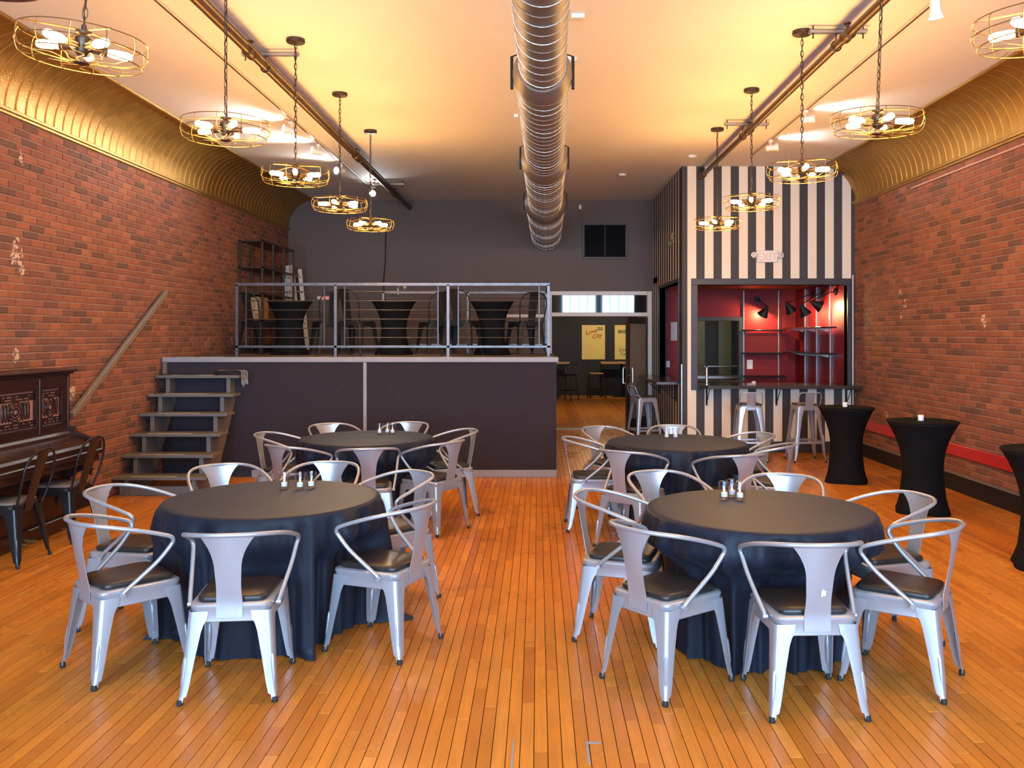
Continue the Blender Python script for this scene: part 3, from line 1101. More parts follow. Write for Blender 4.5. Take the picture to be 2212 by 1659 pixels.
    # side ledge
    c = thing('side_ledge', 'dark wooden ledge below the side hatch of the striped bar', 'counter', (1.9, 13.9, 1.0))
    MB().box(1.74 - 1.9, 2.30 - 1.9, 12.8 - 13.9, 15.0 - 13.9, -0.045, 0, 0.006).build('top', BARTOP, c)
    for y in (13.0, 14.7):
        m = MB()
        m.box(0.145, 0.168, y - 13.9 - 0.012, y - 13.9 + 0.012, -0.30, -0.045, 0.003)
        m.tube([(0.155, y - 13.9, -0.28), (-0.1, y - 13.9, -0.05)], 0.008, 6)
        m.build('bracket', BLACKMATT, c)
    # shelves: back wall
    for z, lab in ((1.765, 'upper black shelf on the red back wall of the bar'), (1.375, 'middle black shelf on the red back wall of the bar'), (0.985, 'lowest black shelf on the red back wall of the bar')):
        s = thing('bar_shelf', lab, 'shelf', (3.85, yb - 0.03, z), 0, 'black bar shelves')
        MB().box(-0.36, 0.36, -0.2, -0.005, -0.012, 0.012, 0.003).build('board', BLACKGLOSS, s)
        for x in (-0.31, 0.29):
            MB().prism([(-0.19, -0.012), (0.0, -0.012), (0.0, -0.06), (-0.02, -0.06)], 0, x - 0.006, x + 0.006).build('bracket', STEEL, s, 0)
    for z, lab in ((1.80, 'upper black shelf on the red right wall of the bar'), (1.41, 'lower black shelf on the red right wall of the bar')):
        s = thing('bar_shelf', lab, 'shelf', (4.40, 13.8, z), 0, 'black bar shelves')
        MB().box(-0.24, -0.005, -1.0, 1.0, -0.012, 0.012, 0.003).build('board', BLACKGLOSS, s)
        for y in (0.62, 0.02, -0.62):
            MB().prism([(-0.22, -0.012), (0.0, -0.012), (0.0, -0.06), (-0.02, -0.06)], 1, y - 0.006, y + 0.006).build('bracket', STEEL, s, 0)
    for x, lab in ((3.54, 'left steel shelf standard on the red back wall'), (4.14, 'right steel shelf standard on the red back wall')):
        o = MB().box(x - 0.011, x + 0.011, yb - 0.03, yb - 0.002, 0.9, 2.45, 0.003).build('shelf_standard', STEEL)
        tag(o, lab, 'shelf standard', 'steel shelf standards')
    for y, lab in ((14.42, 'rearmost steel shelf standard on the red right wall'), (13.82, 'middle steel shelf standard on the red right wall'), (13.18, 'foremost steel shelf standard on the red right wall')):
        o = MB().box(4.412, 4.438, y - 0.013, y + 0.013, 0.9, 2.45, 0.003).build('shelf_standard', STEEL)
        tag(o, lab, 'shelf standard', 'steel shelf standards')
    # swing-arm cone lamps
    def cone_lamp(base, tip, aim, label, energy=4.0):
        b, t = Vector(base), Vector(tip)
        l = thing('cone_wall_lamp', label, 'lamp', base, 0, 'black cone lamps in the bar')
        rel = t - b
        nrm = Vector((0, -1, 0)) if base[1] > 14.9 else Vector((-1, 0, 0))
        MB().cyl((0, 0, 0), tuple(nrm * 0.03), 0.055, 16).build('wall_plate', BLACKMATT, l)
        MB().tube([tuple(nrm * 0.02), tuple(nrm * 0.08), tuple(rel)], 0.008, 6).build('arm', BLACKMATT, l)
        d = Vector(aim).normalized()
        q = Vector((0, 0, -1)).rotation_difference(d).to_matrix().to_4x4()
        M = Matrix.Translation(rel) @ q
        MB().lathe([(0.012, 0.02), (0.016, 0.0), (0.095, -0.17), (0.092, -0.172), (0.012, -0.012)], 20, M=M).build('shade', BLACKMATT, l)
        MB().lathe([(0.0, -0.06), (0.02, -0.075), (0.026, -0.10), (0.018, -0.122), (0.0, -0.13)], 10, M=M).build('bulb', BULB, l)
        ld = bpy.data.lights.new('cone_lamp_light', 'POINT'); ld.energy = energy; ld.color = (1, 0.66, 0.32); ld.shadow_soft_size = 0.02
        o = link('cone_lamp_light', ld, l, tuple(rel + d * 0.16))
    cone_lamp((3.78, yb, 2.30), (3.88, 14.72, 2.16), (-0.35, 0.5, -0.8), 'black cone lamp on the red back wall of the bar', 22)
    cone_lamp((4.44, 14.06, 2.33), (3.98, 13.95, 2.20), (0.55, 0.2, -0.8), 'black swing-arm cone lamp, leftmost of the three over the bar', 14)
    cone_lamp((4.44, 13.5, 2.33), (4.06, 13.45, 2.15), (0.5, 0.1, -0.85), 'black swing-arm cone lamp, middle of the three over the bar', 14)
    cone_lamp((4.44, 12.95, 2.33), (4.12, 13.15, 2.19), (0.9, -0.1, -0.45), 'black swing-arm cone lamp nearest the front of the bar', 26)
    # wall plate, cloth-like clip on the counter, beer tap
    o = MB().box(3.60, 3.70, yb - 0.012, yb, 1.10, 1.26, 0.003).build('outlet_plate', WHITEPLASTIC)
    tag(o, 'white outlet plate on the red wall below the shelves', 'outlet')
    t = thing('beer_tap', 'chrome tap column standing on the left end of the counter', 'tap', (2.41, 12.42, 0.98))
    MB().lathe([(0.035, 0), (0.035, 0.01), (0.02, 0.02), (0.02, 0.24), (0.014, 0.25)], 14).build('column', STEEL, t)
    MB().cyl((0, 0, 0.2), (0, 0.09, 0.2), 0.01, 8).build('spout', STEEL, t)
    MB().lathe([(0.008, 0.25), (0.014, 0.27), (0.01, 0.30)], 10).build('cap', BLACKMATT, t)
    o = MB().lathe([(0.03, 0), (0.034, 0.02), (0.02, 0.035), (0.0, 0.037)], 12, (3.15, 12.7, 0.98)).build('small_dish', WHITEPLASTIC)
    tag(o, 'small white dish lying on the bar counter', 'dish')
    # back of the bar: cooler with lettering, sink and faucet in the scullery
    c = thing('drinks_cooler', 'dark back-bar cooler with pale name strip below the doorway', 'cooler', (3.05, 14.72, 0))
    MB().box(-0.65, 0.38, -0.25, 0.22, 0, 0.92, 0.008).build('body', BLACKMATT, c)
    MB().box(-0.45, 0.12, -0.256, -0.25, 0.80, 0.885, 0.002).build('name_strip', noisy('strip_beige', (0.42, 0.33, 0.28), (0.36, 0.28, 0.24), 5, 0.4), c)
    text_mesh('perlick', 0.075, INKBLACK, 'lettering', c, (-0.21, -0.258, 0.842), (R(90), 0, 0), 0.1)
    for i in range(3):
        x = 0.04 + i * 0.03
        m = MB().tube([(x + 0.03, -0.258, 0.87), (x, -0.258, 0.842), (x + 0.03, -0.258, 0.814)], 0.005, 4)
        m.build('arrow_mark', INKBLACK, c)
    s = thing('scullery_sink', 'steel sink bench with tall faucet seen through the bar doorway', 'sink', (3.0, 16.6, 0))
    MB().box(-0.8, 0.9, -0.3, 0.3, 0.86, 0.92, 0.006).build('bench_top', STEEL, s)
    for x in (-0.75, 0.85):
        for y in (-0.27, 0.27):
            MB().cyl((x, y, 0), (x, y, 0.86), 0.02, 8).build('leg', STEEL, s)
    MB().tube(spline([(-0.45, 0.15, 0.92), (-0.45, 0.15, 1.2), (-0.40, 0.05, 1.24), (-0.1, -0.15, 1.24)], 4), 0.014, 8).build('faucet', STEEL, s)
    MB().tube([(-0.52, 0.15, 0.98), (-0.38, 0.15, 0.98)], 0.018, 8).build('valve', STEEL, s)
    MB().box(0.15, 0.85, -0.1, 0.25, 1.08, 1.10, 0.004).build('side_shelf', STEEL, s)
    s = thing('scullery_lamp', 'small round ceiling lamp glowing in the scullery doorway', 'lamp', (2.75, 15.75, 2.6))
    MB().lathe([(0.10, -0.03), (0.11, 0.0)], 18).build('rim', WHITEPLASTIC, s)
    MB().lathe([(0.0, -0.05), (0.07, -0.042), (0.098, -0.025)], 18).build('lens', BULB, s)
    ld = bpy.data.lights.new('scullery_light', 'POINT'); ld.energy = 22; ld.color = (1, 0.86, 0.62); ld.shadow_soft_size = 0.08
    link('scullery_light', ld, s, (0, 0.5, -0.12))
    # light inside the hatch window: flyer and switches
    fl = MB().box(2.29, 2.40, yb - 0.006, yb, 1.59, 1.91).build('flyer', GREYPAPER, None, 0)
    tag(fl, 'grey printed flyer stuck inside the side hatch of the bar', 'flyer')
    fl.location = (0, 0, 0)
    o = MB().box(2.20, 2.27, yb - 0.01, yb, 1.13, 1.24, 0.002).build('switch_plate', WHITEPLASTIC)
    tag(o, 'white switch plate inside the side hatch of the bar', 'switch')
    # coat hanger on side wall
    h = thing('coat_hanger', 'white wire coat hanger hung on the striped side wall', 'hanger', (BARX - 0.03, 13.35, 3.15))
    MB().tube([(0, -0.28, -0.06), (0, 0.2, -0.06), (0, -0.1, 0.03), (0, -0.28, -0.06)], 0.006, 6).build('frame', WHITEPLASTIC, h)
    MB().tube(spline([(0, -0.1, 0.03), (0, -0.13, 0.07), (0.02, -0.1, 0.10), (0.03, -0.08, 0.08)], 4), 0.004, 6).build('hook', WHITEPLASTIC, h)
    # exit sign with emergency heads
    e = thing('exit_sign', 'faded white exit sign with two emergency lamp heads on stripes', 'exit sign', (3.28, BARY - 0.002, 2.815))
    MB().box(-0.15, 0.15, -0.05, 0, -0.085, 0.085, 0.008).build('housing', WHITEPLASTIC, e)
    text_mesh('EXIT', 0.15, PINKINK, 'lettering', e, (0, -0.052, -0.01), (R(90), 0, 0), 0, 0.001, 0.003)
    for s2 in (-1, 1):
        M = Matrix.Translation((s2 * 0.185, -0.05, 0.01)) @ Matrix.Rotation(R(60 if s2 < 0 else 80), 4, 'X') @ Matrix.Rotation(R(25 * s2), 4, 'Y')
        hd = MB().lathe([(0.02, -0.035), (0.035, -0.02), (0.042, 0.03), (0.038, 0.034)], 14, M=M).build('lamp_head', WHITEPLASTIC, e)
        MB().lathe([(0.0, 0.030), (0.037, 0.033), (0.0, 0.036)], 14, M=M).build('lens', GREYPAPER, hd)
        MB().cyl((s2 * 0.145, -0.03, 0), (s2 * 0.18, -0.04, 0.005), 0.012, 8).build('swivel', WHITEPLASTIC, e)
    # conduits
    o = MB().tube([(XR - 0.03, BARY - 0.04, 0.3), (XR - 0.03, BARY - 0.04, 2.55)], 0.008, 8).build('white_conduit', WHITEPLASTIC)
    tag(o, 'thin white conduit running down the corner beside the bar', 'conduit')
    o = MB().tube([(XR - 0.012, 3.3, 3.47), (XR - 0.012, 10.55, 3.47)], 0.010, 8).build('wall_conduit', noisy('conduit_pink', (0.52, 0.35, 0.28), (0.48, 0.31, 0.25), 6, 0.6))
    tag(o, 'thin pale conduit running below the cove on the right wall', 'conduit')


build_bar()


# ------------------------------------------------------------------ duct, pipes, hangers, ceiling fittings
def build_overhead():
    du = thing('spiral_duct', 'long galvanised spiral air duct hung along the ceiling centre', 'duct', (0.02, 0, 3.45))
    secs = [(2.2, 5.86, 0.152), (5.86, 8.72, 0.185), (8.72, 11.6, 0.219), (11.6, 15.58, 0.262)]
    for i, (a, b, r) in enumerate(secs):
        ox = lambda y: 0.012 * (y - 5)
        M0 = []
        m = MB()
        rings = []
        for y in (a, b):
            rings.append([(ox(y) + r * math.cos(2 * PI * k / 48), y, r * math.sin(2 * PI * k / 48)) for k in range(48)])
        m.loft(rings)
        s = m.build('duct_section', ZINC, du)
        hel = []
        y, n = a, 0
        turns = (b - a) / 0.139
        for k in range(int(turns * 24)):
            t = k / 24
            ang = 2 * PI * t
            yy = a + t * 0.139
            hel.append((ox(yy) + (r + 0.001) * math.cos(ang), yy, (r + 0.001) * math.sin(ang)))
        MB().tube(hel, 0.0035, 4).build('spiral_seam', noisy('duct_seam_bright', (0.62, 0.56, 0.50), (0.52, 0.47, 0.42), 9, 0.4, 0.6), s)
        if i:
            rp = secs[i - 1][2]
            m = MB()
            prof = [(rp - 0.004, a - 0.16), (rp + 0.012, a - 0.15), (r + 0.012, a - 0.05), (r + 0.016, a + 0.03), (r + 0.002, a + 0.05)]
            rings = [[(ox(y) + q * math.cos(2 * PI * k / 48), y, q * math.sin(2 * PI * k / 48)) for k in range(48)] for q, y in prof]
            m.loft(rings, False)
            m.build('reducer_collar', ZINC, du)
            for sx in (-1, 1):
                h = MB()
                x = sx * (r + 0.022) + ox(a)
                h.box(x - 0.010, x + 0.010, a + 0.02, a + 0.05, -0.09, 0.13, 0.003)
                xr = sx * (r * 0.55) + ox(a)
                h.tube([(x, a + 0.035, 0.13), (xr, a + 0.035, r * 0.9), (xr, a + 0.035, ZC - 3.45)], 0.005, 6)
                h.build('hanger', BLACKMATT, du)
    # sprinkler pipes
    def pipe(X, y0, y1, label):
        p = thing('sprinkler_pipe', label, 'pipe', (X, 0, 3.95), 0, 'bronze ceiling pipes')
        MB().cyl((0, y0, 0), (0, y1, 0), 0.032, 16).build('main_pipe', PIPEMAT, p)
        MB().cyl((0.045 * (1 if X > 0 else 1), y0, 0.02), (0.045, y1, 0.02), 0.011, 8).build('conduit', PIPEMAT, p)
        return p

    def coupling(p, y):
        MB().lathe([(0.033, -0.07), (0.046, -0.06), (0.046, -0.03), (0.04, -0.02), (0.04, 0.02), (0.046, 0.03), (0.046, 0.06), (0.033, 0.07)], 16,
                   M=Matrix.Translation((0, y, 0)) @ Matrix.Rotation(R(90), 4, 'X')).build('coupling', PIPEMAT, p)
        m = MB()
        m.cyl((0, y, 0.03), (0, y, 0.09), 0.014, 8)
        m.lathe([(0.028, 0.085), (0.028, 0.095), (0.008, 0.10)], 10, (0, y, 0))
        m.build('sprinkler_head', PIPEMAT, p)

    def clevis(p, y):
        m = MB()
        m.tube([(0.04 * math.cos(a), y, 0.04 * math.sin(a)) for a in [2 * PI * k / 14 for k in range(14)]], 0.006, 6, True)
        m.cyl((0, y, 0.04), (0, y, 0.13), 0.006, 6)
        m.build('clevis_hanger', BRONZE, p)

    def strut(x0, x1, y, label):
        s = thing('strut_channel', label, 'strut', ((x0 + x1) / 2, y, ZC), 0, 'steel strut channels')
        w = (x1 - x0) / 2
        m = MB()
        m.box(-w, w, -0.02, 0.02, -0.035, -0.031); m.box(-w, w, -0.02, -0.016, -0.06, -0.031); m.box(-w, w, 0.016, 0.02, -0.06, -0.031)
        m.build('channel', noisy('strut_zinc', (0.36, 0.3, 0.25), (0.3, 0.25, 0.2), 8, 0.45, 0.5), s)
        for k in (-1, 1):
            MB().cyl((k * (w - 0.03), 0, -0.10), (k * (w - 0.03), 0, 0), 0.006, 6).build('rod', GUN, s)
    p = pipe(-2.30, 2.0, YB, 'bronze sprinkler pipe hung along the left side of the ceiling')
    for y in (6.95, 11.0, 14.0): coupling(p, y)
    for y in (7.35, 11.2, 13.7): clevis(p, y)
    p = pipe(2.33, 2.0, BARY, 'bronze sprinkler pipe ending at the striped bar wall')
    for y in (6.55, 9.6, 12.3): coupling(p, y)
    for y in (6.8, 9.9): clevis(p, y)
    strut(-2.50, -2.02, 7.35, 'steel strut above the left pipe near the third pendant')
    strut(-2.60, -2.10, 13.7, 'steel strut above the far end of the left pipe')
    strut(2.12, 2.57, 6.8, 'steel strut above the right pipe near the third pendant')
    strut(2.10, 2.60, 9.8, 'steel strut above the right pipe near the fourth pendant')
    # track rails with spot heads
    def track(X, y0, y1, label):
        t = thing('track_rail', label, 'light track', (X, 0, ZC), 0, 'ceiling light tracks')
        m = MB(); m.box(-0.018, 0.018, y0, y1, -0.02, 0.0, 0.003)
        m.build('rail', noisy('track_cream', (0.58, 0.5, 0.42), (0.54, 0.46, 0.38), 5, 0.5), t)
        m = MB(); m.box(-0.006, 0.006, y0, y1, -0.0215, -0.0195)
        m.build('slot', BRONZE, t)
    track(-2.74, 2.0, 14.2, 'slim light track on the ceiling left of the pipe')
    track(2.86, 2.0, 11.6, 'slim light track on the ceiling right of the pipe')

    def spot(X, y, aim, label, energy, lit=True, size=100):
        s = thing('track_spot', label, 'spotlight', (X, y, ZC - 0.02), 0, 'white track spots')
        d = Vector(aim).normalized()
        q = Vector((0, 0, -1)).rotation_difference(d).to_matrix().to_4x4()
        M = Matrix.Translation((0, 0, -0.10)) @ q
        MB().box(-0.02, 0.02, -0.035, 0.035, -0.03, 0, 0.004).build('adapter', WHITEPLASTIC, s)
        MB().cyl((0, 0, -0.02), (0, 0, -0.10), 0.008, 8).build('stem', WHITEPLASTIC, s)
        MB().lathe([(0.02, 0.06), (0.034, 0.05), (0.036, -0.03), (0.053, -0.09), (0.050, -0.09), (0.034, -0.045), (0.0, -0.045)], 18, M=M).build('head', WHITEPLASTIC, s)
        MB().lathe([(0.0, -0.086), (0.03, -0.083), (0.046, -0.078), (0.0, -0.07)], 18, M=M).build('lens', COOLBULB if lit else WHITEPLASTIC, s)
        if lit:
            ld = bpy.data.lights.new('track_spot_light', 'SPOT')
            ld.energy = energy; ld.color = (0.93, 0.96, 1.0); ld.spot_size = R(size); ld.spot_blend = 0.9; ld.shadow_soft_size = 0.04
            o = link('track_spot_light', ld, s, tuple(Vector((0, 0, -0.10)) + d * 0.10))
            o.rotation_euler = d.to_track_quat('-Z', 'Y').to_euler()
    spot(-2.78, 9.8, (-0.75, -0.5, 0.12), 'white track spot, nearest of four on the left track', 60)
    spot(-2.76, 10.95, (-0.75, -0.5, 0.12), 'white track spot, second of four on the left track', 60)
    spot(-2.76, 12.2, (-0.5, -0.75, -0.1), 'white track spot, third of four on the left track', 45)
    spot(-2.68, 14.1, (0.2, -0.95, -0.25), 'brightest white spot, farthest on the left track', 45)
    spot(2.76, 6.05, (0.1, 0.1, -1), 'white track spot hanging straight down near the top right', 20, size=70)
    spot(2.86, 9.3, (0.9, -0.2, 0.1), 'white track spot halfway along the right track', 35)
    spot(2.86, 10.7, (0.9, -0.2, 0.1), 'white track spot near the far end of the right track', 35)
    # little white fittings on the ceiling
    for (x, y, sx, sy, lab) in ((0.30, 6.55, 0.10, 0.05, 'white rectangular sensor right of the duct near the top'), (-0.24, 9.55, 0.05, 0.06, 'small white box left of the duct'), (-0.22, 12.1, 0.05, 0.06, 'small white box left of the duct far back')):
        o = MB().box(x - sx / 2, x + sx / 2, y - sy / 2, y + sy / 2, ZC - 0.035, ZC, 0.005).build('ceiling_sensor', WHITEPLASTIC)
        tag(o, lab, 'sensor')
    for (x, y, lab) in ((0.28, 7.6, 'white round smoke alarm beside the duct'), (2.08, 11.75, 'flat white disc on the ceiling before the bar'), (1.27, 13.1, 'flat white disc on the ceiling left of the bar')):
        o = MB().lathe([(0.0, -0.035), (0.045, -0.03), (0.06, -0.012), (0.062, 0.0)], 20, (x, y, ZC)).build('smoke_alarm', WHITEPLASTIC)
        tag(o, lab, 'smoke alarm')
    # dark round fixture cut by the top left corner of the picture
    s = thing('hanging_speaker', 'dark round hanging fixture cut off by the top left corner', 'speaker', (-2.86, 4.55, 3.53))
    MB().lathe([(0.0, -0.02), (0.2, -0.018), (0.25, 0.0), (0.25, 0.05), (0.2, 0.12), (0.06, 0.16)], 32).build('housing', BRONZE, s)
    MB().cyl((0, 0, 0.15), (0, 0, 0.65), 0.01, 8).build('stem', BRONZE, s)


build_overhead()


# ------------------------------------------------------------------ fan-cage pendants
def make_pendant():
    p = thing('cage_pendant', 'brass fan-cage pendant with five glowing bulbs', 'pendant lamp', (0, 0, 0))
    MB().lathe([(0.0, -0.034), (0.07, -0.03), (0.076, -0.022), (0.076, 0.0)], 24).build('canopy', BRONZE, p)
    ch = MB()
    n, top, bot = 23, -0.03, -1.02
    step = (top - bot) / n
    for i in range(n):
        zc = top - step * (i + 0.5)
        hl, hw = step * 0.68, 0.011
        path = []
        for k in range(12):
            a = 2 * PI * k / 12
            c = hw * math.cos(a); zz = hl * math.sin(a)
            path.append((c, 0, zc + zz) if i % 2 else (0, c, zc + zz))
        ch.tube(path, 0.0026, 5, True)
    ch.build('chain', BRONZE, p)
    wire = [(0.006 * math.cos(k * 1.9), 0.006 * math.sin(k * 1.9), -0.03 - k * 0.05) for k in range(21)]
    MB().tube(wire, 0.003, 5).build('flex', BRONZE, p)
    zc = -1.11
    m = MB()
    m.cyl((0, 0, zc + 0.10), (0, 0, zc), 0.011, 10)
    m.lathe([(0.03, zc + 0.045), (0.034, zc + 0.04), (0.034, zc - 0.02), (0.02, zc - 0.04), (0.0, zc - 0.042)], 16)
    m.lathe([(0.022, zc + 0.075), (0.034, zc + 0.07), (0.034, zc + 0.06), (0.02, zc + 0.055)], 14)
    m.build('hub', BRONZE, p)
    for k in range(5):
        a = 2 * PI * k / 5 + 0.35
        Rz = Matrix.Rotation(a, 4, 'Z') @ Matrix.Translation((0, 0, zc)) @ Matrix.Rotation(R(90), 4, 'Y')
        s = MB().lathe([(0.014, 0.02), (0.018, 0.035), (0.018, 0.085), (0.021, 0.088), (0.021, 0.10), (0.015, 0.102)], 12, M=Rz).build('socket', BRONZE, p)
        MB().lathe([(0.012, 0.10), (0.016, 0.11), (0.020, 0.13), (0.0205, 0.185), (0.015, 0.205), (0.0, 0.212)], 12, M=Rz).build('bulb', BULB, p)
    cg = MB()
    def ring(r, z, rad=0.0026):
        cg.tube([(r * math.cos(2 * PI * k / 40), r * math.sin(2 * PI * k / 40), z) for k in range(40)], rad, 5, True)
    ring(0.268, zc + 0.045); ring(0.272, zc - 0.012); ring(0.250, zc - 0.060)
    for k in range(12):
        a = 2 * PI * k / 12
        pts = []
        for (r, dz, tw) in ((0.262, 0.05, 0), (0.272, 0.03, 0), (0.276, 0.0, 0), (0.268, -0.035, 0), (0.25, -0.06, 0), (0.20, -0.064, 2), (0.15, -0.064, 14), (0.10, -0.066, 6), (0.065, -0.068, -10), (0.03, -0.070, 0)):
            b = a + R(tw)
            pts.append((r * math.cos(b), r * math.sin(b), zc + dz))
        cg.tube(spline(pts, 3), 0.0021, 5)
    cg.build('cage', BRASSWIRE, p)
    for k in range(4):
        a = PI / 2 * k + 0.6
        c, s2 = math.cos(a), math.sin(a)
        MB().tube([(0.02 * c, 0.02 * s2, zc + 0.075), (0.265 * c, 0.265 * s2, zc + 0.047)], 0.0045, 5).build('cage_arm', BRASSWIRE, p)
    MB().lathe([(0.0, zc - 0.082), (0.012, zc - 0.08), (0.034, zc - 0.074), (0.034, zc - 0.064), (0.0, zc - 0.062)], 16).build('centre_disc', BRONZE, p)
    return p


PEND = []
names_l = ['nearest of the left row, over the piano side', 'second of the left row', 'third of the left row', 'fourth of the left row', 'farthest of the left row, before the stage']
names_r = ['nearest of the right row, cut by the picture edge', 'second of the right row', 'third of the right row, before the golden cove', 'fourth of the right row, before the stripes', 'farthest of the right row, before the stripes']
spots = [((-1.98, 3.93 + 1.59 * i, ZC), 0.3 + i * 0.9, 'brass fan-cage pendant lamp, ' + names_l[i]) for i in range(5)] + \
        [((2.10, 3.65 + 1.635 * i, ZC), 0.8 + i * 1.1, 'brass fan-cage pendant lamp, ' + names_r[i]) for i in range(5)]
proto = make_pendant()
PEND_W = 34.0
for i, (loc, rz, lab) in enumerate(spots):
    if i == 0:
        o = proto; o.location = loc; o.rotation_euler = (R(2.5), R(4), rz); tag(o, lab, None, 'cage pendant lamps')
    else:
        o = copy_tree(proto, loc, rz, lab, 'cage pendant lamps')
        if i in (5, 6):
            o.rotation_euler = (0, R(-3), rz)
    ld = bpy.data.lights.new('pendant_light', 'POINT')
    ld.energy = PEND_W; ld.color = (1.0, 0.53, 0.16); ld.shadow_soft_size = 0.16
    link('pendant_light', ld, o, (0, 0, -1.11))


# ------------------------------------------------------------------ chairs
def leg_mesh(M_, sx, sy, top, foot, w_top, w_bot, ztop, name='leg', smooth=40):
    """folded sheet-metal leg: angle section with a rounded outer corner, tapering to the foot"""
    m = MB()
    rings = []
    T, Fp = Vector(top), Vector(foot)
    levels = [(1.0, w_top), (0.91, w_top * 0.97), (0.86, w_top * 0.84), (0.78, w_top * 0.75), (0.5, w_top * 0.6), (0.2, w_bot * 1.42), (0.10, w_bot * 1.2), (0.085, w_bot * 0.8), (0.035, w_bot * 0.75)]
    th = 0.0035
    for t, w in levels:
        C = Fp.lerp(T, t)
        z = C.z
        r = min(0.022, w * 0.45)
        out, inn = [], []
        out.append((C.x - sx * w, C.y, z)); inn.append((C.x - sx * w, C.y - sy * th, z))
        for k in range(4):
            a = PI / 2 * k / 3
            out.append((C.x - sx * r + sx * r * math.sin(a), C.y - sy * r + sy * r * math.cos(a), z))
            rr = r - th
            inn.append((C.x - sx * r + sx * rr * math.sin(a), C.y - sy * r + sy * rr * math.cos(a), z))
        out.append((C.x, C.y - sy * w, z)); inn.append((C.x - sx * th, C.y - sy * w, z))
        ring = out + list(reversed(inn))
        if sx * sy > 0:
            ring = list(reversed(ring))
        rings.append(ring)
    m.loft(list(reversed(rings)))
    # pressed stiffening bead on the corner
    a, b = Fp.lerp(T, 0.17), Fp.lerp(T, 0.55)
    off = Vector((-sx * 0.011, -sy * 0.011, 0))
    pts = [a.lerp(b, k / 6) + off for k in range(7)]
    m.tube(pts, [0.003, 0.010, 0.011, 0.0115, 0.012, 0.011, 0.003], 8)
    return m.mesh(name, M_, smooth)


def make_armchair():
    c = thing('metal_armchair', 'silver metal armchair', 'chair')
    m = MB()
    rings = [rrect(0.196, 0.184, -0.197, 0.2, 0.045, z, s) for z, s in ((0.364, 0.985), (0.368, 1.0), (0.425, 0.995), (0.432, 1.012), (0.444, 1.008), (0.449, 0.97))]
    m.loft(rings)
    m.build('seat', SILVER, c)
    m = MB()
    rings = [rrect(0.172, 0.158, -0.172, 0.178, 0.04, z, s) for z, s in ((0.449, 0.97), (0.455, 1.0), (0.468, 1.0), (0.476, 0.965), (0.481, 0.88), (0.484, 0.6), (0.485, 0.2))]
    m.loft(rings)
    m.build('cushion', LEATHER, c, 60)
    for sx in (-1, 1):
        for sy in (-1, 1):
            top = (sx * (0.197 if sy > 0 else 0.188), sy * 0.199, 0.415)
            foot = (sx * 0.222, sy * 0.245, 0.0)
            lg = link('leg', leg_mesh(SILVER, sx, sy, top, foot, 0.092, 0.03, 0.415), c)
            MB().lathe([(0.013, 0.0), (0.0145, 0.004), (0.014, 0.022), (0.011, 0.026)], 12, (sx * 0.212, sy * 0.235, 0)).build('rubber_foot', RUBBER, lg)
    # arm and back tube
    half = [(0, -0.272, 0.782), (0.09, -0.262, 0.781), (0.165, -0.222, 0.776), (0.215, -0.155, 0.764), (0.243, -0.07, 0.744), (0.257, 0.02, 0.718), (0.262, 0.085, 0.696),
            (0.261, 0.115, 0.682), (0.257, 0.126, 0.664), (0.250, 0.118, 0.640), (0.238, 0.06, 0.570), (0.222, -0.02, 0.500), (0.208, -0.085, 0.445), (0.203, -0.10, 0.425)]
    path = [(-x, y, z) for x, y, z in reversed(half[1:])] + half
    pts = spline(path, 4)
    MB().tube(pts, 0.0108, 8).build('arm_tube', SILVER, c, 60)
    for s in (-1, 1):
        MB().cyl((s * 0.192, -0.10, 0.422), (s * 0.215, -0.10, 0.422), 0.011, 10).build('bolt', SILVER, c)
    # back splat: narrow waist flaring into the tube
    grid = []
    for i in range(15):
        t = i / 14
        z = 0.385 + t * (0.776 - 0.385)
        if z < 0.455:
            hw = 0.060
        elif z < 0.60:
            hw = 0.060 - 0.004 * math.sin(PI * (z - 0.455) / 0.145)
        else:
            q = (z - 0.60) / 0.176
            hw = 0.060 + 0.068 * q ** 2.3
        y0 = -0.203 if z < 0.455 else -0.203 - 0.068 * ((z - 0.455) / 0.32)
        k = 0.0 if z < 0.5 else 2.2 * min(1, (z - 0.5) / 0.2)
        row = []
        for j in range(9):
            x = hw * (j / 4 - 1)
            row.append((x, y0 + k * x * x, z))
        grid.append(row)
    MB().sheet(grid, 0.003).build('back_splat', SILVER, c, 50)
    m = MB()
    m.tube([(-0.17, -0.17, 0.372), (0.17, 0.17, 0.372)], 0.007, 6); m.tube([(0.17, -0.17, 0.372), (-0.17, 0.17, 0.372)], 0.007, 6)
    m.build('under_brace', SILVER, c)
    return c


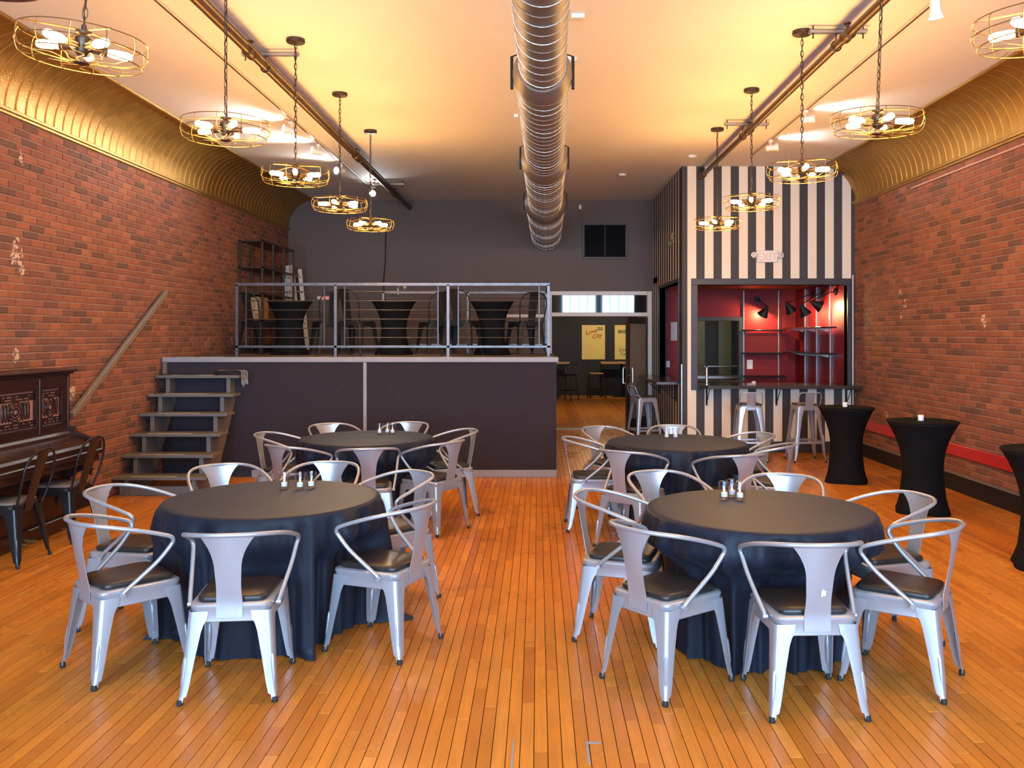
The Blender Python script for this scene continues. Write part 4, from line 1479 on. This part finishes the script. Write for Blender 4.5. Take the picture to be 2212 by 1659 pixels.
def make_sidechair(m_body, m_seat):
    c = thing('metal_side_chair', 'black metal side chair', 'chair')
    m = MB()
    m.loft([rrect(0.19, 0.17, -0.18, 0.19, 0.06, z, s) for z, s in ((0.38, 0.985), (0.384, 1.0), (0.43, 1.0), (0.445, 1.005), (0.45, 0.97))])
    m.build('seat', m_body, c)
    if m_seat:
        m = MB()
        m.loft([rrect(0.18, 0.165, -0.17, 0.18, 0.06, z, s) for z, s in ((0.45, 0.99), (0.452, 1.0), (0.466, 1.0), (0.47, 0.97))])
        m.build('seat_pad', m_seat, c)
    for sx in (-1, 1):
        for sy in (-1, 1):
            top = (sx * (0.19 if sy > 0 else 0.175), sy * 0.188, 0.42)
            foot = (sx * 0.215, sy * 0.235, 0.0)
            lg = link('leg', leg_mesh(m_body, sx, sy, top, foot, 0.10, 0.03, 0.42), c)
            MB().lathe([(0.013, 0.0), (0.0145, 0.004), (0.014, 0.022), (0.011, 0.026)], 10, (sx * 0.205, sy * 0.225, 0)).build('rubber_foot', RUBBER, lg)
    half = [(0, -0.305, 0.845), (0.07, -0.302, 0.838), (0.135, -0.292, 0.81), (0.18, -0.275, 0.75), (0.195, -0.255, 0.66), (0.185, -0.225, 0.54), (0.165, -0.185, 0.42)]
    path = [(-x, y, z) for x, y, z in reversed(half[1:])] + half
    MB().tube(spline(path, 4), 0.0095, 8).build('back_hoop', m_body, c, 60)
    grid = []
    for i in range(12):
        t = i / 11
        z = 0.40 + t * 0.44
        hw = 0.05 + 0.022 * t
        y0 = -0.186 - 0.119 * max(0, (z - 0.43) / 0.41)
        grid.append([(hw * (j / 3 - 1), y0 + 0.6 * (hw * (j / 3 - 1)) ** 2, z) for j in range(7)])
    MB().sheet(grid, 0.003).build('back_splat', m_body, c, 50)
    return c


def make_stool():
    c = thing('metal_bar_stool', 'silver metal bar stool with low back', 'stool')
    m = MB()
    m.loft([rrect(0.155, 0.155, -0.155, 0.155, 0.045, z, s) for z, s in ((0.685, 0.985), (0.69, 1.0), (0.735, 0.99), (0.745, 0.995), (0.75, 0.95))])
    m.build('seat', SILVER, c)
    m = MB()
    m.loft([rrect(0.15, 0.15, -0.15, 0.15, 0.04, z, s) for z, s in ((0.75, 0.99), (0.752, 1.0), (0.766, 1.0), (0.771, 0.96))])
    m.build('seat_pad', noisy('dark_stool_wood', (0.06, 0.035, 0.025), (0.04, 0.024, 0.018), 3, 0.4, stretch=(8, 1, 1)), c)
    for sx in (-1, 1):
        for sy in (-1, 1):
            lg = link('leg', leg_mesh(SILVER, sx, sy, (sx * 0.155, sy * 0.155, 0.725), (sx * 0.218, sy * 0.218, 0.0), 0.085, 0.028, 0.725), c)
            MB().lathe([(0.013, 0.0), (0.014, 0.02), (0.01, 0.024)], 10, (sx * 0.208, sy * 0.208, 0)).build('rubber_foot', RUBBER, lg)
    q = 0.178
    for a, b in (((-q, -q), (q, -q)), ((q, -q), (q, q)), ((q, q), (-q, q)), ((-q, q), (-q, -q))):
        MB().box(min(a[0], b[0]) - 0.006, max(a[0], b[0]) + 0.006, min(a[1], b[1]) - 0.006, max(a[1], b[1]) + 0.006, 0.245, 0.275, 0.003).build('footrest', SILVER, c)
    path = [(-0.145, -0.12, 0.745), (-0.15, -0.165, 0.80), (-0.145, -0.20, 0.895), (-0.13, -0.21, 0.918), (-0.1, -0.215, 0.925), (0.1, -0.215, 0.925), (0.13, -0.21, 0.918), (0.145, -0.20, 0.895), (0.15, -0.165, 0.80), (0.145, -0.12, 0.745)]
    MB().tube(spline(path, 4), 0.008, 8).build('back_hoop', SILVER, c, 60)
    grid = []
    for i in range(8):
        t = i / 7
        z = 0.70 + t * 0.222
        y0 = -0.158 - 0.057 * max(0, (z - 0.74) / 0.185)
        hw = 0.052 + 0.012 * t
        grid.append([(hw * (j / 2 - 1), y0, z) for j in range(5)])
    sp = MB().sheet(grid, 0.003).build('back_splat', SILVER, c, 50)
    MB().tube([(-0.03, -0.182, 0.775), (0.03, -0.182, 0.775), (0.034, -0.213, 0.895), (-0.034, -0.213, 0.895)], 0.004, 6, True).build('pressed_frame', SILVER, sp)
    return c


TABLES = {
    'NL': ((-1.54, 5.07), 'near left table'),
    'NR': ((1.205, 4.74), 'near right table'),
    'FL': ((-1.575, 8.0), 'table in front of the stage'),
    'FR': ((1.227, 7.69), 'table by the bar'),
}
CHAIRS = {
    'NL': [(-84, .835, 'with its back to the camera'), (-23.5, .76, 'on the right, nearer one'), (43, .80, 'on the right, farther one'), (87, .92, 'behind it, right one'), (124, 1.0, 'behind it, left one'), (174, .84, 'on the left, farther one'), (226.7, .83, 'on the left, nearest the camera')],
    'NR': [(-88, .69, 'back to camera, white scuff'), (-36, .735, 'on the right, nearest the camera'), (13, .75, 'on the right, farther one'), (66, .78, 'behind it, right one'), (113, .92, 'behind it, left one'), (163.5, .75, 'on the left, farther one'), (218.5, .73, 'on the left, nearest the camera')],
    'FL': [(-78, .80, 'with its back to the camera'), (-33, .78, 'on the right, nearer one'), (20, .77, 'on the right, farther one'), (76, .84, 'behind it, right one'), (123, .82, 'behind it, left one'), (178, .75, 'on the left, farther one'), (235.6, .78, 'on the left, nearer one')],
    'FR': [(-72, .90, 'in front, right one'), (-29, .75, 'on the right, nearer one'), (22, .70, 'on the right, farther one'), (83, .82, 'straight behind it'), (126, .90, 'behind it, left one'), (181, .74, 'at its far left side'), (234.7, .80, 'in front, left one')],
}
arm0 = make_armchair()
first = True
for key in ('NL', 'NR', 'FL', 'FR'):
    (tx, ty), tname = TABLES[key]
    for (deg, r, where) in CHAIRS[key]:
        a = R(deg)
        loc = (tx + r * math.cos(a), ty + r * math.sin(a), 0)
        rz = a + PI / 2           # chair faces +y locally; turn it to look at the table
        lab = 'silver armchair at the %s, %s' % (tname, where)
        grp = 'silver armchairs at the ' + tname
        if first:
            o = arm0; o.location = loc; o.rotation_euler = (0, 0, rz); tag(o, lab, None, grp); first = False
        else:
            o = copy_tree(arm0, loc, rz, lab, grp)
        if key == 'NR' and deg == -88:
            MB().prism([(0.004, 0.548), (0.026, 0.552), (0.028, 0.572), (0.010, 0.580), (0.006, 0.565)], 1, -0.2325, -0.229).build('white_scuff', WHITEPLASTIC, o, 0)

# piano chairs and stage chairs
sc0 = make_sidechair(BLACKGLOSS, SEATWOOD)
sc0.location = (-3.985, 6.50, 0); sc0.rotation_euler = (0, 0, R(90))
tag(sc0, 'black gloss metal chair at the piano, nearer the camera', None, 'black chairs at the piano')
copy_tree(sc0, (-3.98, 7.25, 0), R(88), 'black gloss metal chair at the piano, nearer the steps', 'black chairs at the piano')
sg0 = make_sidechair(BLACKMATT, None)
stage_chairs = [(-3.90, 12.2, -22, 'left of the leftmost covered table'), (-2.87, 11.95, 28, 'right of the leftmost covered table'), (-2.36, 11.3, -20, 'left of the middle covered table'), (-1.40, 11.95, 28, 'right of the middle covered table'), (-0.98, 11.25, -15, 'left of the rightmost covered table'), (-0.17, 12.0, 25, 'right of the rightmost covered table')]
for i, (x, y, rz, where) in enumerate(stage_chairs):
    lab = 'black metal chair on the stage, ' + where
    if i == 0:
        sg0.location = (x, y, ZS); sg0.rotation_euler = (0, 0, R(rz)); tag(sg0, lab, None, 'black chairs on the stage')
    else:
        copy_tree(sg0, (x, y, ZS), R(rz), lab, 'black chairs on the stage')
st0 = make_stool()
st0.location = (2.84, 11.72, 0); st0.rotation_euler = (0, 0, R(-4))
tag(st0, 'silver bar stool under the counter, left of two', None, 'silver bar stools')
copy_tree(st0, (3.60, 11.72, 0), R(2), 'silver bar stool under the counter, right of two', 'silver bar stools')
copy_tree(st0, (1.60, 13.15, 0), R(-72), 'silver bar stool at the side ledge next to the door', 'silver bar stools')


# ------------------------------------------------------------------ covered tables
def make_round_table(key, label):
    (tx, ty), _ = TABLES[key]
    rnd = random.Random(hash(key) % 1000 if False else {'NL': 5, 'NR': 9, 'FL': 13, 'FR': 21}[key])
    t = thing('round_table', label, 'table', (tx, ty, 0), 0, 'round tables under black cloths')
    MB().lathe([(0.58, TABLE_Z - 0.03), (0.60, TABLE_Z - 0.025), (0.60, TABLE_Z - 0.006)], 48).build('tabletop', BLACKMATT, t)
    Rt, n = 0.612, 288
    ks = [(k, rnd.uniform(0.5, 1.0), rnd.uniform(0, 2 * PI)) for k in (7, 9, 11, 14, 17, 22)]
    fine = [(k, rnd.uniform(0.4, 1.0), rnd.uniform(0, 2 * PI)) for k in (29, 37, 46)]
    chairs = CHAIRS[key]

    def fold(a, t_):
        v = sum(w * math.cos(k * a + ph + 0.5 * t_ * math.sin(2 * a + ph)) for k, w, ph in ks) / 2.4
        v = math.copysign(abs(v) ** 0.85, v)
        f = sum(w * math.cos(k * a + ph + 1.2 * math.sin(3 * a + ph)) for k, w, ph in fine) / 1.6
        return v, f

    def limit(a, nat):
        # the cloth hangs behind the front legs of each chair and swells out between the chairs
        best = nat
        for deg, r, _ in chairs:
            d = abs((a - R(deg) + PI) % (2 * PI) - PI)
            if d < R(45):
                L = r - 0.275
                w = min(1.0, max(0.0, (L * math.tan(d) - 0.235) / 0.05))
                w = w * w * (3 - 2 * w)
                best = min(best, L / math.cos(d) * (1 - w) + nat * w)
        return best
    prof = [(0.0, 0), (0.25, 0), (0.45, 0), (0.55, 0), (0.585, 0), (0.604, 1), (0.612, 2)]
    rows = []
    top = TABLE_Z + 0.002
    for r, kind in prof:
        z = {0: top, 1: top - 0.004, 2: top - 0.014}[kind]
        rows.append([(r * math.cos(2 * PI * k / n), r * math.sin(2 * PI * k / n), z) for k in range(n)])
    NS = 26
    for i in range(1, NS + 1):
        tt = i / NS
        z = top - 0.014 - (top - 0.014 - 0.004) * (1 - (1 - tt) ** 1.15)
        row = []
        for k in range(n):
            a = 2 * PI * k / n
            v, f = fold(a, tt)
            amp = 0.115 * tt ** 0.6
            r = Rt + 0.004 + 0.055 * tt + amp * v * 0.8 + 0.034 * f * tt ** 0.5
            zz = z
            if tt > 0.93:
                q = (tt - 0.93) / 0.07
                r += q * (0.03 + 0.025 * max(0, v))
                zz = max(0.004, z)
            lim = limit(a, r)
            if z < 0.62:
                bl = min(1.0, (0.62 - z) / 0.16)
                bl = bl * bl * (3 - 2 * bl)
                low = lim if lim > r - 0.02 else lim - 0.004 - 0.045 * (0.5 - 0.5 * max(-1, min(1, 1.3 * v))) - 0.045 * (0.5 - 0.5 * f) * tt
                if r > low:
                    r = r * (1 - bl) + low * bl
            row.append((r * math.cos(a), r * math.sin(a), zz))
        # smooth around to avoid jags
        for _ in range(1):
            row = [tuple((row[k - 1][j] + 2 * row[k][j] + row[(k + 1) % n][j]) / 4 for j in range(3)) for k in range(n)]
        rows.append(row)
    m = MB()
    m.loft(list(reversed(rows[1:])), False)
    o = len(m.v)
    m.v.append((0, 0, top))
    base = (len(rows) - 2) * n
    for k in range(n):
        m.f.append((base + k, base + (k + 1) % n, o))
    m.build('tablecloth', CLOTH, t, 80)
    return t


make_round_table('NL', 'near left round table under a black floor-length cloth')
make_round_table('NR', 'near right round table under a black floor-length cloth')
make_round_table('FL', 'round table in black cloth standing before the stage')
make_round_table('FR', 'round table in black cloth near the bar and doorway')


def cocktail(x, y, z, h, label, rt=0.315, rz=0.4):
    t = thing('cocktail_table', label, 'table', (x, y, z), rz, 'cocktail tables in black stretch covers')
    def lob(a, zz):
        k = max(0.0, 1 - zz / (0.25 * h))
        return 1 + 0.10 * k * math.cos(4 * a)
    s = h / 0.87
    prof = [(0.245, 0.0), (0.25, 0.01), (0.235, 0.05), (0.205, 0.14), (0.185, 0.26), (0.175, 0.38), (0.178, 0.48), (0.192, 0.58), (0.22, 0.68), (0.262, 0.78), (0.298, 0.845), (0.313, 0.865), (0.305, 0.872), (0.2, 0.872), (0.0, 0.872)]
    k = rt / 0.313
    MB().lathe([(r * k, zz * s) for r, zz in prof], 48, lobes=lob).build('stretch_cover', SPANDEX, t, 60)
    MB().lathe([(rt - 0.012, h - 0.022), (rt - 0.008, h - 0.018), (rt - 0.01, h - 0.004)], 32).build('tabletop', BLACKMATT, t)
    return t


cocktail(3.56, 10.05, 0, 0.86, 'black covered cocktail table nearest the bar counter')
cocktail(3.69, 8.35, 0, 0.87, 'black covered cocktail table in the middle by the red board', 0.33)
cocktail(3.735, 6.35, 0, 0.86, 'black covered cocktail table cut by the right picture edge', 0.33)
cocktail(-3.35, 11.75, ZS, 0.72, 'low black covered table on the stage, leftmost', 0.30)
cocktail(-1.945, 11.75, ZS, 0.72, 'low black covered table on the stage, middle', 0.30)
cocktail(-0.62, 11.75, ZS, 0.72, 'low black covered table on the stage, rightmost', 0.30)


# ------------------------------------------------------------------ candles
def pillar(x, y, z, label):
    c = thing('white_candle', label, 'candle', (x, y, z), 0, 'white candles on cocktail tables')
    MB().lathe([(0.026, 0), (0.027, 0.003), (0.027, 0.05), (0.024, 0.053), (0.0, 0.048)], 18).build('wax', WHITEWAX, c)
    MB().cyl((0, 0, 0.047), (0, 0, 0.058), 0.0015, 6).build('wick', BLACKMATT, c)


pillar(3.535, 10.02, 0.864, 'short white candle on the cocktail table nearest the bar')
pillar(3.665, 8.33, 0.874, 'short white candle on the middle cocktail table')


def make_votive():
    v = thing('glass_votive', 'clear glass votive with white tealight', 'votive')
    MB().lathe([(0.0, 0.0), (0.024, 0.0), (0.027, 0.003), (0.034, 0.098), (0.0335, 0.101), (0.031, 0.1), (0.0255, 0.02), (0.022, 0.016), (0.0, 0.015)], 24).build('glass', GLASS, v, 50)
    w = MB().lathe([(0.0, 0.0165), (0.0185, 0.0165), (0.0185, 0.039), (0.016, 0.041), (0.0, 0.039)], 18).build('tealight', WHITEWAX, v)
    MB().lathe([(0.0, 0.041), (0.0045, 0.047), (0.003, 0.058), (0.0, 0.066)], 8).build('flame', FLAME, w)
    return v


vt0 = make_votive()
VOT = [
    ('NL', -0.015, 0.265, 'left of three on the near left table'), ('NL', 0.085, 0.25, 'middle of three on the near left table'), ('NL', 0.145, 0.285, 'right of three on the near left table'),
    ('NR', -0.135, 0.255, 'left of three on the near right table'), ('NR', -0.05, 0.235, 'right of three on the near right table'), ('NR', -0.075, 0.325, 'rear of three on the near right table'),
    ('FL', 0.075, 0.24, 'left of three on the stage table'), ('FL', 0.14, 0.29, 'middle of three on the table before the stage'), ('FL', 0.195, 0.255, 'right of three on the table before the stage'),
    ('FR', -0.06, 0.20, 'left of two on the far right table'), ('FR', 0.02, 0.20, 'right of two on the far right table'),
]
for i, (k, dx, dy, where) in enumerate(VOT):
    (tx, ty), _ = TABLES[k]
    lab = 'clear glass votive with lit tealight, ' + where.replace('stage table', 'table before the stage')
    loc = (tx + dx, ty + dy, TABLE_Z + 0.0025)
    if i == 0:
        vt0.location = loc; tag(vt0, lab, None, 'glass votives on the round tables')
    else:
        copy_tree(vt0, loc, i * 0.7, lab, 'glass votives on the round tables')


# ------------------------------------------------------------------ upright piano
def build_piano():
    p = thing('upright_piano', 'old dark mahogany upright piano with fretwork panels at the left wall', 'piano', (XL + 0.03, 6.1, 0))
    Y1 = 1.52                       # far end, local y
    XU, XK = 0.33, 0.60             # fronts of the upper case and of the keybed
    MB().box(0, XU - 0.02, 0, Y1, 0.02, 1.36, 0.006).build('case', PIANO, p)
    l = MB(); l.box(-0.01, XU + 0.06, -0.06, Y1 + 0.05, 1.375, 1.40, 0.008); l.box(0.0, XU + 0.035, -0.03, Y1 + 0.025, 1.355, 1.376, 0.006)
    l.build('top_lid', PIANO, p)
    # upper front: frame with three fretwork panels
    yb = [0.06, 0.10, 0.44, 0.48, 1.04, 1.08, 1.42, 1.50]
    fr = MB()
    fr.box(XU - 0.02, XU + 0.012, 0, Y1, 1.24, 1.36, 0.003)
    fr.box(XU - 0.02, XU + 0.012, 0, Y1, 0.86, 0.94, 0.003)
    for a, b in ((0, 0.10), (0.42, 0.50), (1.02, 1.10), (1.40, Y1)):
        fr.box(XU - 0.02, XU + 0.012, a, b, 0.93, 1.25, 0.003)
    for y in (0.005, 0.46, 1.06, Y1 - 0.03):
        fr.cyl((XU + 0.012, y, 0.88), (XU + 0.012, y, 1.33), 0.006, 8)
    fr.build('front_frame', PIANO, p)
    for a, b in ((0.10, 0.42), (0.50, 1.02), (1.10, 1.40)):
        MB().box(XU - 0.02, XU - 0.012, a, b, 0.94, 1.24).build('felt_backing', FELT, p, 0)
        f = MB()
        X0, X1 = XU - 0.010, XU - 0.002
        w = b - a
        for (q, z0, z1) in ((a, 0.94, 1.24), (b - 0.018, 0.94, 1.24)):
            f.box(X0, X1, q, q + 0.018, z0, z1)
        for z in (0.945, 0.968, 0.991, 1.167, 1.190, 1.213):
            f.box(X0, X1, a, b, z, z + 0.011)
        nx = int(w / 0.028)
        rnd = random.Random(4)
        for k in range(nx):
            y = a + (k + 0.5) * w / nx
            for z in (0.956, 0.979, 1.178, 1.201):
                if rnd.random() < 0.55:
                    f.box(X0, X1, y - 0.005, y + 0.005, z, z + 0.012)
        cy, cz = (a + b) / 2, 1.085
        for rr in (0.03, 0.055, 0.078):
            f.tube([(XU - 0.006, cy + rr * (1.0 if w < 0.4 else 1.35) * math.cos(2 * PI * k / 24), cz + rr * math.sin(2 * PI * k / 24)) for k in range(24)], 0.006, 5, True)
        for k in range(8):
            an = 2 * PI * k / 8
            f.tube([(XU - 0.006, cy + 0.02 * math.cos(an), cz + 0.02 * math.sin(an)), (XU - 0.006, cy + 0.085 * math.cos(an + .3), cz + 0.085 * math.sin(an + .3))], 0.004, 5)
        for sx in (-1, 1):
            for k in range(3):
                y = cy + sx * (0.09 + 0.04 * k)
                if a + 0.02 < y < b - 0.02:
                    f.tube([(XU - 0.006, y + 0.014 * math.cos(2 * PI * j / 12), cz + 0.07 * math.sin(2 * PI * j / 12)) for j in range(12)], 0.0045, 5, True)
        f.build('fretwork', PIANO, p)
    # shelf, sloping key lid and keybed
    MB().prism([(XU - 0.02, 0.80), (XU - 0.02, 0.865), (XU + 0.05, 0.865), (XU + 0.065, 0.845), (XU + 0.075, 0.80)], 1, 0.02, Y1 - 0.02).build('music_shelf', PIANO, p, 0)
    MB().prism([(XU + 0.05, 0.70), (XU + 0.05, 0.82), (XU + 0.075, 0.815), (XK - 0.02, 0.765), (XK, 0.745), (XK, 0.70)], 1, 0.05, Y1 - 0.05).build('key_lid', PIANO, p, 0)
    kb = MB()
    kb.box(0.1, XK + 0.03, 0.0, Y1, 0.66, 0.705, 0.008); kb.box(0.1, XK + 0.005, 0.01, Y1 - 0.01, 0.60, 0.662, 0.006)
    kb.build('keybed', PIANO, p)
    for y in (0.0, Y1 - 0.05):
        ck = MB().prism([(XU - 0.02, 0.70), (XU - 0.02, 0.90), (XU + 0.06, 0.90), (XU + 0.085, 0.85), (XK - 0.03, 0.79), (XK + 0.02, 0.78), (XK + 0.02, 0.70)], 1, y, y + 0.05)
        ck.build('key_cheek', PIANO, p, 0)
        tr = MB().prism([(XU - 0.02, 0.60), (XK - 0.03, 0.60), (XK - 0.06, 0.54), (XU + 0.1, 0.50), (XU, 0.42), (XU - 0.02, 0.42)], 1, y + 0.005, y + 0.045)
        tr.build('truss', PIANO, p, 0)
        MB().lathe([(0.0, 0.47), (0.012, 0.475), (0.018, 0.49), (0.01, 0.50), (0.02, 0.515), (0.028, 0.53), (0.014, 0.545), (0.02, 0.60)], 12, (XK - 0.06, y + 0.025, 0)).build('drop_finial', PIANO, p)
    MB().box(XU - 0.03, XU - 0.012, 0.06, Y1 - 0.06, 0.12, 0.58, 0.005).build('lower_panel', PIANO, p)
    MB().box(0, XU + 0.03, -0.01, Y1 + 0.01, 0.03, 0.13, 0.006).build('plinth', PIANO, p)
    for k in range(2):
        MB().tube([(XU, 0.70 + k * 0.12, 0.06), (XU + 0.12, 0.70 + k * 0.12, 0.05)], [0.012, 0.018], 8).build('pedal', BRASSWIRE, p)
    for y in (0.3, 0.75, 1.2):
        MB().box(XU + 0.16, XU + 0.165, y - 0.03, y + 0.03, 0.789, 0.796).build('lid_hinge', BRASSWIRE, p, 0)
    for y in (0.06, Y1 - 0.06):
        for x in (0.08, XU - 0.02):
            MB().lathe([(0.0, 0.0), (0.02, 0.004), (0.022, 0.02), (0.015, 0.035)], 10, (x, y, 0)).build('castor', BRASSWIRE, p)


build_piano()


# ------------------------------------------------------------------ things on the stage and steps
def build_stage_props():
    # steel shelf rack against the left wall
    r = thing('shelf_rack', 'tall dark metal shelf rack against the left wall on stage', 'shelf', (XL + 0.02, 12.95, ZS))
    W, Lr, H = 0.36, 1.68, 1.68
    for y in (0.015, 0.55, 1.10, Lr - 0.015):
        for x in (0.015, W - 0.015):
            MB().box(x - 0.015, x + 0.015, y - 0.015, y + 0.015, 0, H, 0.002).build('post', BRONZE, r)
    for z in (0.10, 0.48, 0.88, 1.27, H - 0.012):
        MB().box(0, W, 0, Lr, z - 0.012, z + 0.012, 0.002).build('shelf_board', BRONZE, r)
    b = thing('cardboard_box', 'narrow brown cardboard box on the metal rack', 'box', (XL + 0.25, 13.2, ZS + 0.492))
    MB().box(-0.09, 0.09, -0.14, 0.14, 0, 0.34, 0.004).build('carton', KRAFT, b)
    MB().box(-0.02, 0.02, -0.1415, 0.1415, 0.1, 0.345).build('tape', NOSING, b, 0)
    # folded step ladder leaning in the corner
    l = thing('folded_ladder', 'folded pale stepladder leaning in the back corner of the stage', 'ladder', (-4.09, 14.86, ZS))
    tilt = Matrix.Rotation(R(-7), 4, 'Y') @ Matrix.Rotation(R(-5), 4, 'X')
    FG = noisy('pale_fibreglass', (0.62, 0.58, 0.50), (0.54, 0.5, 0.43), 6, 0.5)
    for i, (x, y) in enumerate(((-0.045, 0), (0.03, 0.0), (0.135, 0.09), (-0.14, 0.09))):
        MB().box(x - 0.035, x + 0.035, y - 0.015, y + 0.015, 0, 1.48 - 0.07 * (i > 1), 0.004, tilt).build('rail', FG, l)
    for k in range(5):
        z = 0.2 + 0.27 * k
        MB().box(-0.14, 0.135, 0.02, 0.075, z, z + 0.02, 0.003, tilt).build('step', STEEL, l)
    for k in range(4):
        for x in (-0.045, 0.03, 0.135):
            M = tilt @ Matrix.Translation((x, -0.0165 if x < 0.1 else 0.0735, 0.45 + 0.27 * k)) @ Matrix.Rotation(R(90), 4, 'X')
            MB().lathe([(0.0, 0.002), (0.012, 0.002), (0.012, -0.002)], 10, M=M).build('rivet_hole', BLACKMATT, l)
    # small lit exit box and lamp at the rear
    e = thing('low_exit_box', 'small white box with red exit letters behind the stage table', 'exit sign', (-3.80, 15.6, 2.35))
    MB().box(-0.15, 0.15, -0.04, 0, -0.03, 0.03, 0.004).build('housing', WHITEPLASTIC, e)
    text_mesh('EXIT', 0.055, EXITRED, 'lettering', e, (-0.02, -0.042, 0), (R(90), 0, 0), 0, 0.001, 0.002)
    c = thing('clamp_lamp', 'small shiny desk lamp clamped on the rear stage railing', 'lamp', (-2.0, 12.45, ZS + 0.895))
    MB().cyl((0, 0, -0.05), (0, 0, 0.03), 0.014, 8).build('clamp', STEEL, c)
    MB().tube([(0, 0, 0.03), (0.03, 0, 0.07), (-0.02, 0, 0.03), (0.05, 0, 0.09)], 0.006, 6).build('arm', STEEL, c)
    M = Matrix.Translation((0.07, 0, 0.085)) @ Matrix.Rotation(R(-35), 4, 'Y')
    MB().lathe([(0.015, 0.03), (0.025, 0.02), (0.05, -0.06), (0.048, -0.061), (0.02, 0.01)], 16, M=M).build('shade', STEEL, c)
    o = MB().tube(spline([(-2.72, 15.57, 3.55), (-2.73, 15.57, 3.0), (-2.76, 15.57, 2.6), (-2.72, 15.57, 2.2)], 5), 0.009, 6).build('wall_cable', BLACKMATT)
    tag(o, 'thin black cable hanging down the charcoal back wall', 'cable')
    # cable coil with plugs on the top step
    co = thing('cable_coil', 'coil of black audio cables with silver plugs on the top step', 'cable', (-3.62, 10.22, 1.222))
    m = MB()
    rnd = random.Random(8)
    for k in range(6):
        rx, ry = 0.16 + rnd.uniform(-0.02, 0.04), 0.045 + rnd.uniform(-0.01, 0.012)
        ph = rnd.uniform(-0.02, 0.02)
        m.tube([(rx * math.cos(2 * PI * j / 28) + ph, ry * math.sin(2 * PI * j / 28), 0.012 + k * 0.008 + 0.008 * math.sin(6 * PI * j / 28 + k)) for j in range(28)], 0.0055, 6, True)
    m.build('black_loops', RUBBER, co)
    m = MB()
    for k in range(2):
        m.tube([(0.13 * math.cos(2 * PI * j / 24) + 0.01, 0.035 * math.sin(2 * PI * j / 24), 0.05 + k * 0.006) for j in range(24)], 0.004, 6, True)
    m.build('brown_loops', noisy('red_brown_cable', (0.24, 0.08, 0.05), (0.2, 0.07, 0.04), 9, 0.5), co)
    for k in range(5):
        x = 0.165 + 0.016 * k
        d = 0.10 + rnd.uniform(-0.04, 0.05)
        m = MB()
        m.tube(spline([(0.10, -0.03, 0.05), (x, -0.09, 0.05), (x + 0.015, -0.11, -d * 0.5)], 4), 0.005, 6)
        q = m.build('plug_lead', noisy('grey_cable', (0.25, 0.22, 0.2), (0.2, 0.18, 0.16), 9, 0.5), co)
        MB().cyl((x + 0.015, -0.11, -d * 0.5), (x + 0.02, -0.112, -d * 0.5 - 0.06), 0.008, 8).build('plug', ZINC, q)
    MB().tube(spline([(-0.1, -0.02, 0.03), (-0.4, -0.06, 0.006), (-0.8, -0.06, 0.006), (-0.838, -0.02, -0.1), (-0.79, -0.06, -0.18), (-0.6, 0.0, -0.17)], 5), 0.005, 6).build('trailing_lead', RUBBER, co)


build_stage_props()
